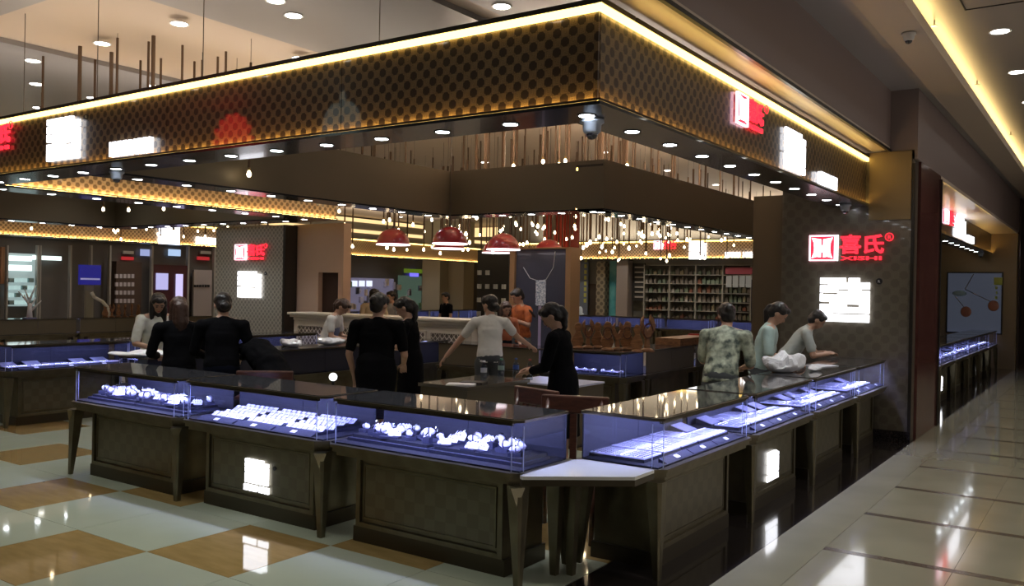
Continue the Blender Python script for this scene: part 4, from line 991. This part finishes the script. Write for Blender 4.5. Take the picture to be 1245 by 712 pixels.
scatter(46, -21.2, -16.6, 7.5, 15.5, 2.8, 3.3, 'small bulb pendant before the distant left canopy', 'pendants before the distant canopy')
# ------------------------------------------------------------------ red dome lamps
shade = [(.25*math.cos(R(a)), .25*math.sin(R(a))*.98) for a in range(0, 91, 9)]
def redlamp(px, py, wpx, label):
    D_ = .5*FPX/wpx; v = at_d(px, py, D_)
    t = thing('dome_lamp', label, 'pendant lamp', (v.x, v.y, v.z), 0, 'red dome lamps')
    prof = [(max(r, .012), z) for r, z in shade]+[(.012, .25)]
    o = MB().lathe(prof+[(.01, .243)]+[(max(r-.008, .008), z*.97) for r, z in reversed(shade)], n=32, caps=False).build('lamp_shade', RED, t, True)
    MB().lathe([(.256, -.012), (.26, 0), (.25, .006), (.225, .003), (.225, -.010)], n=32, caps=False).lathe([(.225, -.005), (.225, -.004)], n=32).build('glow_rim', emat('lamp_rim', (1, .85, .9), 2.0), t)
    MB().tube((0, 0, .24), (0, 0, 4.5-v.z), .006, n=6).tube((0, 0, .24), (0, 0, .28), .02, n=8).build('cord', WIRE, t)
    mb = MB()
    for k in range(34):
        a = rnd.uniform(0, 2*PI); e = rnd.uniform(.1, 1.3); mb.ell((.252*math.cos(e)*math.cos(a), .252*math.cos(e)*math.sin(a), .247*math.sin(e)), .0045, 5, 4)
    o = mb.build('gold_sparkles', mat('sparkle', (.9, .6, .3), .15, 1), t); o['kind'] = 'stuff'  # gold dots modelled in place of bulb reflections sparkling on the shade
    return t
redlamp(478, 297, 40, 'leftmost red dome lamp with a white glowing rim')
redlamp(547, 296, 42, 'red dome lamp second from the left, in front')
redlamp(546, 302, 37, 'red dome lamp mostly hidden behind the second one')
redlamp(612, 303, 40, 'red dome lamp third from the left, in front')
redlamp(603, 307, 33, 'smaller red dome lamp half behind the third one')
redlamp(667, 308, 35, 'rightmost red dome lamp above the kiosk picture')
# ------------------------------------------------------------------ ornaments on counters
def wood_bust(p, rz, s, label, k):
    t = thing('wooden_stand', label, 'display stand', p, rz, 'carved wooden display stands'); t.scale = (s, s, s)
    MB().lathe([(.07, 0), (.075, .012), (.05, .03), (.02, .04)], n=18).build('base', WOOD, t, True)
    pr = [(-.06, .035), (.05, .035), (.075, .1), (.05, .17), (.03, .22), (.045, .29), (.03, .33), (-.02, .34), (-.055, .28), (-.03, .22), (-.06, .16), (-.085, .1)]
    if k % 3 == 1: pr = [(-.03, .035), (.03, .035), (.02, .12), (.06, .18), (.085, .25), (.06, .32), (.03, .36), (.02, .30), (.035, .25), (0, .2), (-.045, .27), (-.04, .35), (-.075, .3), (-.07, .2), (-.02, .12)]
    vs = [(x, -.018, z) for x, z in pr]+[(x, .018, z) for x, z in pr]; n = len(pr)
    o = MB().add(vs, [tuple(range(n)), tuple(range(2*n-1, n-1, -1))]+[(i+1 if i+1 < n else 0, i, n+i, n+(i+1) % n) for i in range(n)]).build('carving', WOOD, t); bevel(o, .008)
    if k % 2: MB().path([Vector((.05*math.cos(a*.5), -.025, .2+.07*math.sin(a*.5))) for a in range(13)], .006).build('bead_string', mat('dark_bead', (.08, .02, .015), .3), t)
labs = ['leftmost', 'second', 'third', 'fourth', 'fifth', 'sixth', 'seventh', 'tallest rightmost']
for k in range(8):
    v = at_y(703+12*k, 400, 9.70+.15*(k % 3)); wood_bust((v.x, v.y, .953), R(35+20*math.sin(k*2)), 1.0+(.3 if k == 7 else .08*(k % 2)), '%s carved wooden display stand on the short rear counter' % labs[k], k)
v = at_y(640, 400, 9.55); 
t = thing('wooden_tray', 'long brown wooden box with a red end behind the carved stands', 'box', (-5.1, 11.9, .955), R(90))
B('box_body', WOOD, -.65, .5, -.18, .2, 0, .1, t); B('red_end', mat('red_end', (.5, .03, .02), .5), .501, .58, -.18, .2, 0, .12, t)
for k in range(6):
    v = at_x(128+8*k, 385, -17.5); wood_bust((-17.5, v.y, .953), R(60+25*k), .8, ['first', 'second', 'third', 'fourth', 'fifth', 'sixth'][k]+' brown figurine from the left on the far olive counters', k)
t = thing('coral_ornament', 'white branching coral ornament on the far left counter', 'ornament', (-17.5, at_x(36, 380, -17.5).y, .953)); rnd2 = random.Random(3)
mb = MB().tube((0, 0, 0), (0, 0, .3), .06, .03)
for k in range(6): a = k*1.05; mb.tube((0, 0, .12+.05*k), (.04*math.cos(a), .2*math.cos(a), .35+.06*k), .022, .01)
mb.build('coral_branch', WHITEPL, t, True); B('foot', mat('violet_glass', (.2, .2, .4), .2), -.08, .08, -.1, .1, -.0, .02, t)
t = thing('white_swoosh', 'curved white ornament rising beside the brown figurines', 'ornament', (-17.5, at_x(131, 380, -17.5).y, .953))
MB().path([Vector((0, 0, 0)), Vector((0, .0, .2)), Vector((0, -.12, .33)), Vector((0, -.3, .42)), Vector((0, -.36, .52))], .035, 8).build('curved_horn', mat('cream_white', (.8, .75, .65), .3), t, True)
# papers, plastic bags, globe lamp, tablet
def crumple(name, label, cat, p, rz, sx, sy, sz, m, seed, parts=()):
    bpy_ = MB().ell((0, 0, sz*.45), (sx/2, sy/2, sz*.5), 28, 18); vs = []
    for v in bpy_.v:
        q = Vector(v); f = noise.noise(q*(7/sx*.35)+Vector((seed, 0, 0)))*.45+noise.noise(q*(16/sx*.35)+Vector((0, seed, 0)))*.2
        q = Vector((q.x*(1+f), q.y*(1+f*.8), max(0, q.z*(1+f*1.5)))); vs.append(tuple(q))
    bpy_.v = vs
    return bpy_.build(name, m, None, loc=p, rot=(0, 0, rz), label=label, category=cat)
BAG = mat('plastic_bag', (.72, .74, .80), .25, coat=.3)
crumple('plastic_bag', 'crumpled clear plastic bag before the woman in the teal shirt', 'bag', (-2.58, 8.35, .955), R(60), .46, .28, .2, BAG, 1)
crumple('wrapped_goods', 'small white wrapped parcel at the end of the plastic bag', 'parcel', (-2.40, 8.72, .955), R(80), .2, .1, .05, BAG, 2)
crumple('plastic_bag', 'white crumpled bag on the inner left counter, left of two', 'bag', (-8.15, 7.15, .955), R(20), .3, .2, .1, BAG, 3)
crumple('plastic_bag', 'white crumpled bag in the hands of the woman in the apron', 'bag', (-8.13, 7.75, .955), R(20), .34, .2, .1, BAG, 4)
crumple('white_papers', 'loose white sheets spread on the counter before the white blouse', 'papers', (-8.14, 5.12, .955), R(30), .52, .36, .05, WHITEPL, 5)
o = MB().box(-.17, .17, -.12, .12, 0, .008).build('tablet', mat('pale_tablet', (.4, .42, .5), .3), None, loc=(-2.52, 9.35, .953), rot=(0, 0, R(75)), label='thin pale tablet lying before the leaning person', category='tablet')
v = at_d(405, 458, 7.35); t = thing('globe_lamp', 'small glowing white globe on a dark foot behind the front counters', 'lamp', (-5.72, 4.72, .955) if 0 else (v.x, v.y, 0))
MB().ell((0, 0, v.z), .034, 16, 12).build('globe', emat('globe', (.95, 1, 1), 2.5), t, True)
MB().tube((0, 0, .0), (0, 0, v.z-.03), .012).lathe([(.1, 0), (.1, .015), (.02, .02)], n=16).build('lamp_stand', BLACKM, t)
# ------------------------------------------------------------------ people
def clouds(nm, sc_):
    if nm in bpy.data.textures: return bpy.data.textures[nm]
    x = bpy.data.textures.new(nm, 'CLOUDS'); x.noise_scale = sc_; return x
def organic(mb, name, m, parent, vox, smooth=2, disp=0, dsc=.12):
    o = mb.build(name, m, parent, True)
    r = o.modifiers.new('remesh', 'REMESH'); r.mode = 'VOXEL'; r.voxel_size = vox; r.use_smooth_shade = True
    if smooth: s = o.modifiers.new('smooth', 'SMOOTH'); s.iterations = smooth; s.factor = .5
    if disp:
        d = o.modifiers.new('folds', 'DISPLACE'); d.texture = clouds('folds%g' % dsc, dsc); d.strength = disp; d.mid_level = .5
    return o
def chain(mb, pts, rad, n=12):
    pts = [Vector(p) for p in pts]
    for i in range(len(pts)-1): mb.tube(pts[i], pts[i+1], rad[i], rad[i+1], n)
    for p, r in zip(pts, rad): mb.ell(p, r, n, 8)
def person(label, px, D_, yaw, h, lean=0, head=(20, 0), arms=None, top=None, bottom=None, hair='short', hairm=None, sleeve=.5, kind='dress', seat=False, vox=.009, pos=None, slim=1., collar=False, apron=None, mask=False):
    """head=(pitch down, turn to the left); arms = ((elbow),(wrist)) for the left then right arm in body axes (x right, y forward, z up from the floor, height 1.65)"""
    if pos is None: v = at_d(px, 350, D_); pos = (v.x, v.y)
    t = thing('person', label, 'person', (pos[0], pos[1], 0), R(yaw)); k = h/1.65; t.scale = (k, k, k)
    L_ = R(lean); piv = Vector((0, 0, .93))
    MT = Matrix.Translation(piv) @ Matrix.Rotation(-L_, 4, 'X') @ Matrix.Translation(-piv)
    def T(p): return MT @ Vector(p)
    body = MB()
    # trunk
    def ellT(mb, c, r, M=MT): mb.M = M; mb.ell(c, r, 18, 12); mb.M = Matrix.Identity(4)
    ellT(body, (0, 0, 1.25), (.135*slim, .088, .19)); ellT(body, (0, 0, 1.05), (.105*slim, .075, .16)); ellT(body, (0, -.01, .93), (.135*slim, .095, .13))
    neck = T((0, .0, 1.40)); hp = T((0, .015, 1.47))
    chain(body, [T((0, -.01, 1.33)), neck, hp], [.07, .052, .05])
    for sx in (-1, 1): chain(body, [T((sx*.05, 0, 1.36)), T((sx*.16*slim, 0, 1.335))], [.06, .055])
    # head
    MH = Matrix.Translation(hp) @ Matrix.Rotation(R(head[1]), 4, 'Z') @ Matrix.Rotation(-R(head[0])-L_*.4, 4, 'X')
    body.M = MH
    body.ell((0, .0, .085), (.073, .09, .088), 18, 14).ell((0, .028, .03), (.052, .056, .06), 14, 10).ell((0, .055, -.012), (.022, .02, .018), 10, 8)
    body.ell((0, .088, .045), (.011, .016, .02), 8, 6).ell((0, .074, .07), (.012, .015, .03), 8, 6)
    for sx in (-1, 1): body.ell((sx*.073, -.005, .06), (.012, .02, .03), 8, 8)
    body.M = Matrix.Identity(4)
    # legs
    for sx in (-1, 1):
        if seat: lp = [(sx*.085, 0, .9), (sx*.11, .4, .62), (sx*.11, .42, .1)]
        else: lp = [(sx*.08, 0, .88), (sx*.085, .015, .48), (sx*.085, -.01, .09)]
        chain(body, lp, [.082, .052, .036]); body.ell((lp[2][0], lp[2][1]+.06, .04), (.042, .115, .04), 12, 8)
    # arms and hands
    arms = arms or (((-.24, .02, 1.08), (-.2, .2, .98)), ((.24, .02, 1.08), (.2, .2, .98)))
    sh = [T((-.175*slim, 0, 1.335)), T((.175*slim, 0, 1.335))]; armpts = []
    for s_, (el, wr) in enumerate(arms):
        sx = -1 if s_ == 0 else 1; el = Vector(el); wr = Vector(wr); armpts.append((sh[s_], el, wr))
        chain(body, [sh[s_], el, wr], [.046, .036, .025])
        d = (wr-el).normalized(); side = d.cross(Vector((0, 0, 1))); side = side.normalized() if side.length > .1 else Vector((1, 0, 0)); up = side.cross(d).normalized()
        pc = wr+d*.05
        for q in (-.024, -.008, .008, .024): chain(body, [wr+d*.01+side*q*.6, wr+d*.085+side*q], [.014, .012], 8)
        for qi, q in enumerate((-.027, -.009, .009, .027)):
            ln = (.058, .07, .066, .05)[qi]; b0 = wr+d*.088+side*q; b1 = b0+d*ln*.5+side*q*.15-up*.008; b2 = b1+d*ln*.38-up*.024
            chain(body, [b0, b1, b2], [.0095, .0088, .0075], 8)
        tb = wr+d*.03-side*sx*.026*(-1 if s_ == 0 else 1)*(1 if s_ == 0 else 1)
        ts = side*(1 if s_ == 0 else -1); chain(body, [wr+d*.025+ts*.02, wr+d*.055+ts*.048-up*.01, wr+d*.085+ts*.056-up*.018], [.013, .0105, .009], 8)
    organic(body, 'body', SKIN, t, vox, 1)
    # face details
    mb = MB(); mb.M = MH
    for sx in (-1, 1): mb.ell((sx*.027, .083, .075), (.011, .006, .006), 8, 6).box(sx*.027-.016, sx*.027+.016, .082, .09, .094, .099)
    mb.build('eyes_and_brows', BLACKM, t)
    mb = MB(); mb.M = MH; mb.ell((0, .082, .014), (.019, .007, .006), 10, 6); mb.build('lips', mat('lips', (.4, .12, .1), .4), t)
    # top garment
    g = MB(); e = .018
    ellT(g, (0, 0, 1.26), (.152*slim, .105, .17)); ellT(g, (0, .0, 1.12), (.145*slim, .104, .2)); ellT(g, (0, -.01, .97), (.155*slim, .115, .15))
    g2 = MB(); g2.lathe([(.12, .85), (.152, .87), (.150, .95), (.14, 1.1), (.145, 1.25), (.11, 1.3)], n=24); g.M = MT; g.add([(x*slim, y*.72-.008, z) for x, y, z in g2.v], g2.f); g.M = Matrix.Identity(4)
    for sx in (-1, 1): chain(g, [T((sx*.04, -.005, 1.355)), T((sx*.165*slim, 0, 1.325))], [.068, .062])
    chain(g, [T((0, -.01, 1.31)), T((0, -.004, 1.385))], [.085, .060])
    for (s0, el, wr) in armpts:
        if sleeve <= 1: q = s0.lerp(el, sleeve); chain(g, [s0, q], [.062, .054 if sleeve < 1 else .05])
        else: q = el.lerp(wr, sleeve-1); chain(g, [s0, el, q], [.062, .05, .04])
    organic(g, 'shirt' if kind != 'dress' else 'dress_top', top, t, .011, 3, .016, .10)
    # lower garment
    g = MB()
    if seat:
        for sx in (-1, 1): chain(g, [(sx*.08, -.02, .9), (sx*.11, .4, .63), (sx*.11, .42, .16)], [.11, .08, .06])
        g.ell((0, -.03, .9), (.17, .14, .12), 16, 10)
    elif kind == 'dress':
        g.lathe([(.10, 1.12), (.150*slim, 1.02), (.168*slim, .9), (.185, .7), (.2, .48), (.205, .46)], n=24)
        g.v = [(x, y*.78-.005, z) for x, y, z in g.v]
    else:
        g.ell((0, -.01, .92), (.158*slim, .115, .12), 16, 10)
        for sx in (-1, 1): chain(g, [(sx*.08, 0, .86), (sx*.09, .012, .48), (sx*.09, -.01, .10)], [.1, .072, .058])
    organic(g, 'skirt' if kind == 'dress' else 'trousers', bottom or top, t, .013, 3, .015, .14)
    # shoes
    for sx in (-1, 1):
        lx, ly = (sx*.11, .42) if seat else (sx*.085, -.01)
        MB().ell((lx, ly+.06, .042), (.05, .13, .043), 14, 8).build('shoe', BLACKM, t, True)
    if collar:
        mb = MB(); mb.M = MT; 
        for sx in (-1, 1): mb.add([(sx*.004, .075, 1.345), (sx*.07, .055, 1.36), (sx*.075, .0, 1.41), (sx*.05, .04, 1.41), (sx*.004, .085, 1.345), (sx*.07, .068, 1.355), (sx*.085, .0, 1.40), (sx*.055, .05, 1.40)], [(0, 1, 2, 3), (7, 6, 5, 4), (0, 4, 5, 1), (1, 5, 6, 2), (2, 6, 7, 3), (3, 7, 4, 0)])
        mb.build('collar', WHITEPL if collar is True else collar, t)
    if apron:
        g = MB(); ellT(g, (0, .025, 1.12), (.135*slim, .105, .19)); g.lathe([(.12, 1.08), (.17, .9), (.19, .6), (.19, .58)], n=24); g.v = [(x, y*.85+.02 if z < 1.09 else y, z) for x, y, z in g.v]
        organic(g, 'apron', apron, t, .013, 2, .01)
    # hair
    hm = hairm or HAIR; g = MB(); g.M = MH
    g.ell((0, -.02, .105), (.084, .092, .085), 20, 14).ell((0, -.045, .06), (.074, .066, .085), 16, 12)
    g.ell((0, .045, .145), (.062, .045, .035), 14, 8)
    for sx in (-1, 1): g.ell((sx*.06, .02, .115), (.024, .045, .04), 10, 8)
    def hc(pts, rad): chain(g, pts, rad)
    if hair == 'ponytail':
        g.ell((0, -.105, .075), .032, 10, 8); g.M = Matrix.Identity(4); q = MH @ Vector((0, -.115, .075)); bk = (MH.to_3x3() @ Vector((0, -1, 0))); bk.z = 0; bk.normalize()
        hc([q, q+bk*.03+Vector((0, 0, -.05)), q+bk*.03+Vector((0, 0, -.16)), q+bk*.015+Vector((0, 0, -.27))], [.026, .034, .03, .010])
    if hair == 'bun': g.ell((0, -.11, .09), (.042, .04, .042), 12, 10)
    if hair == 'low_bun': g.ell((0, -.1, .03), (.048, .042, .045), 12, 10)
    if hair in ('long', 'bob'):
        dn = -.30 if hair == 'long' else -.12
        g.M = Matrix.Identity(4); q = MH @ Vector((0, -.07, .06)); bk = (MH.to_3x3() @ Vector((0, -1, 0))); bk.z = 0; bk.normalize()
        hc([q, q+bk*.01+Vector((0, 0, dn*.5)), q+bk*.015+Vector((0, 0, dn))], [.076, .08, .06])
        for sx in (-1, 1):
            q = MH @ Vector((sx*.068, -.01, .085)); hc([q, q+Vector((0, 0, -.1)), q+bk*.03+Vector((0, 0, dn))], [.026, .03, .022])
    organic(g, 'hair', hm, t, .008, 1, .012, .03)
    return t
BLK = mat('black_cloth', (.004, .004, .005), .9, spec=.08); NAVY = mat('navy_cloth', (.004, .005, .010), .9, spec=.08); WHT = mat('white_cloth', (.62, .61, .58), .75)
CRM = noisy('cream_blouse', (.6, .6, .5), (.72, .72, .66), 12, rough=.7); TEAL = mat('teal_cloth', (.36, .48, .46), .75); GRN = mat('grey_shirt', (.38, .42, .40), .75)
PAT = noisy('leafy_blouse', (.05, .07, .06), (.48, .52, .40), 13, rough=.7, detail=3); ORG = noisy('orange_cloth', (.5, .13, .03), (.25, .05, .01), 14, rough=.7); APR = mat('slate_apron', (.13, .15, .24), .7); DENIM = mat('grey_trousers', (.05, .055, .06), .8)
up = lambda l, r: (l, r)
person('woman in a white puff-sleeved blouse with long black hair, bending over papers', 187, 9.45, -105, 1.60, 10, (30, -10), (((-.25, .12, 1.06), (-.15, .34, 1.02)), ((.25, .12, 1.06), (.14, .34, 1.02))), CRM, DENIM, 'long', sleeve=.85, kind='shirt', pos=(-8.9, 5.80))
person('woman in black with long dark hair seen from behind, left of two', 219, 8.35, 60, 1.57, 6, (12, 10), (((-.26, .06, 1.08), (-.18, .3, 1.03)), ((.26, .06, 1.08), (.18, .3, 1.03))), BLK, BLK, 'long', HAIRB, sleeve=1.8, kind='shirt', slim=1.08)
person('woman in black with tied wavy hair seen from behind, right of two', 271, 8.15, 48, 1.62, 6, (15, 15), (((-.26, .08, 1.08), (-.16, .3, 1.02)), ((.26, .06, 1.08), (.16, .28, 1.0))), BLK, NAVY, 'low_bun', sleeve=1.8, kind='shirt', slim=1.1)
person('woman in a white tee and slate apron wrapping goods, seen in profile', 398, 11.5, -62, 1.58, 20, (38, 0), (((-.22, .16, 1.06), (-.08, .40, 1.02)), ((.22, .16, 1.06), (.1, .40, 1.02))), WHT, mat('blue_skirt', (.12, .2, .5), .7), 'ponytail', HAIRB, sleeve=.6, kind='shirt', apron=APR, pos=(-8.8, 8.3))
person('broad person in a black tee seen from behind in the shop centre', 459, 8.3, 28, 1.64, 3, (14, -20), (((-.27, .0, 1.06), (-.25, .12, .84)), ((.27, .02, 1.06), (.22, .2, .96))), BLK, BLK, 'bun', sleeve=.75, kind='dress', slim=1.22)
person('woman in a black dress with a ponytail reading her phone', 501, 9.3, 118, 1.60, 4, (28, 5), (((-.2, .08, 1.10), (-.09, .28, 1.10)), ((.2, .08, 1.10), (.06, .28, 1.08))), BLK, BLK, 'ponytail', sleeve=.7, kind='dress', slim=1.0)
v = at_d(483, 417, 9.22); t = MB().box(-.036, .036, -.004, .004, -.07, .07).build('phone', emat('phone_screen', (.5, .65, 1), 1.2), None, loc=v, rot=(R(-30), 0, R(118)), label='lit phone held by the woman in the black dress', category='phone')
person('person in a white polo seen from behind, arms reaching to both sides', 597, 9.95, 40, 1.63, 5, (8, 45), (((-.36, .1, 1.10), (-.5, .12, .93)), ((.33, .14, 1.16), (.5, .32, 1.05))), WHT, DENIM, 'low_bun', sleeve=.6, kind='shirt')
person('man in an orange patterned shirt looking down at his phone', 635, 13.3, 165, 1.72, 4, (28, -10), (((-.24, .08, 1.12), (-.1, .28, 1.2)), ((.24, .08, 1.12), (.1, .28, 1.2))), ORG, DENIM, 'short', sleeve=.7, kind='shirt')
v = at_d(647, 381, 13.0); MB().box(-.036, .036, -.004, .004, -.07, .07).build('phone', BLACKM, None, loc=v, rot=(R(-40), 0, R(150)), label='dark phone held by the man in orange', category='phone')
person('brown-haired woman sitting just in front of the man in orange', 613, 12.75, -120, 1.52, 4, (20, 0), None, mat('rust_cloth', (.3, .08, .03), .7), BLK, 'bob', HAIRB, sleeve=.7, kind='dress')
person('woman in a long black dress and ponytail at the shop centre, head bowed', 686, 7.5, 105, 1.60, 6, (35, 8), (((-.19, .1, 1.08), (-.08, .3, 1.02)), ((.2, .06, 1.08), (.1, .3, 1.04))), BLK, BLK, 'ponytail', sleeve=1.7, kind='dress', slim=1.05)
person('woman in a grey-green leafy blouse with hair up, leaning on the right counter', 878, 8.05, 5, 1.64, 20, (20, 30), (((-.22, .16, 1.06), (-.14, .38, 1.0)), ((.24, .16, 1.04), (.12, .36, 1.0))), PAT, DENIM, 'bun', sleeve=.9, kind='shirt', slim=1.1)
person('woman in a pale teal polo with dark ponytail handling the plastic bag', 926, 9.0, -75, 1.64, 12, (35, 0), (((-.24, .1, 1.06), (-.1, .32, 1.02)), ((.24, .1, 1.06), (.12, .32, 1.02))), TEAL, DENIM, 'ponytail', sleeve=.8, kind='shirt', collar=mat('pale_collar', (.55, .62, .6), .7))
person('dark-haired person in a grey-green shirt leaning low over the right counter', 957, 10.5, -70, 1.62, 34, (25, 0), (((-.22, .36, 1.0), (-.04, .46, 1.03)), ((.22, .3, 1.0), (.08, .48, 1.02))), GRN, DENIM, 'short', sleeve=.7, kind='shirt')
person('person in a cream shirt standing beyond the cream cabinet', 455, 15.5, 30, 1.66, 0, (5, -20), None, mat('cream_shirt', (.6, .48, .3), .7), DENIM, 'short', kind='shirt', vox=.014)
person('person in a pale grey shirt right beside the one in cream', 477, 16.7, 170, 1.62, 0, (8, 0), None, mat('grey_tee', (.4, .4, .42), .7), DENIM, 'short', kind='shirt', vox=.014)
person('small distant attendant in black before the beige column', 543, 19.3, 160, 1.6, 0, (8, 0), None, BLK, BLK, 'short', kind='shirt', vox=.016)
# coat over a chair back
g = MB(); P_ = [at_d(297, 424, 8.25), at_d(315, 428, 8.2), at_d(330, 445, 8.1), at_d(340, 470, 8.0)]
chain(g, P_, [.07, .14, .15, .15]); g.ell(P_[3]-Vector((0, 0, .3)), (.2, .16, .4)); 
base = Vector((P_[2].x, P_[2].y, 0)); g.v = [tuple(Vector(v)-base) for v in g.v]
t = thing('draped_coat', 'black coat heaped over a chair beside the two women in black', 'coat', base)
organic(g, 'coat_cloth', BLK, t, .014, 2, .04, .1)
t = armchair((base.x, base.y, 0), R(40), 'dark wooden armchair hidden under the black coat')
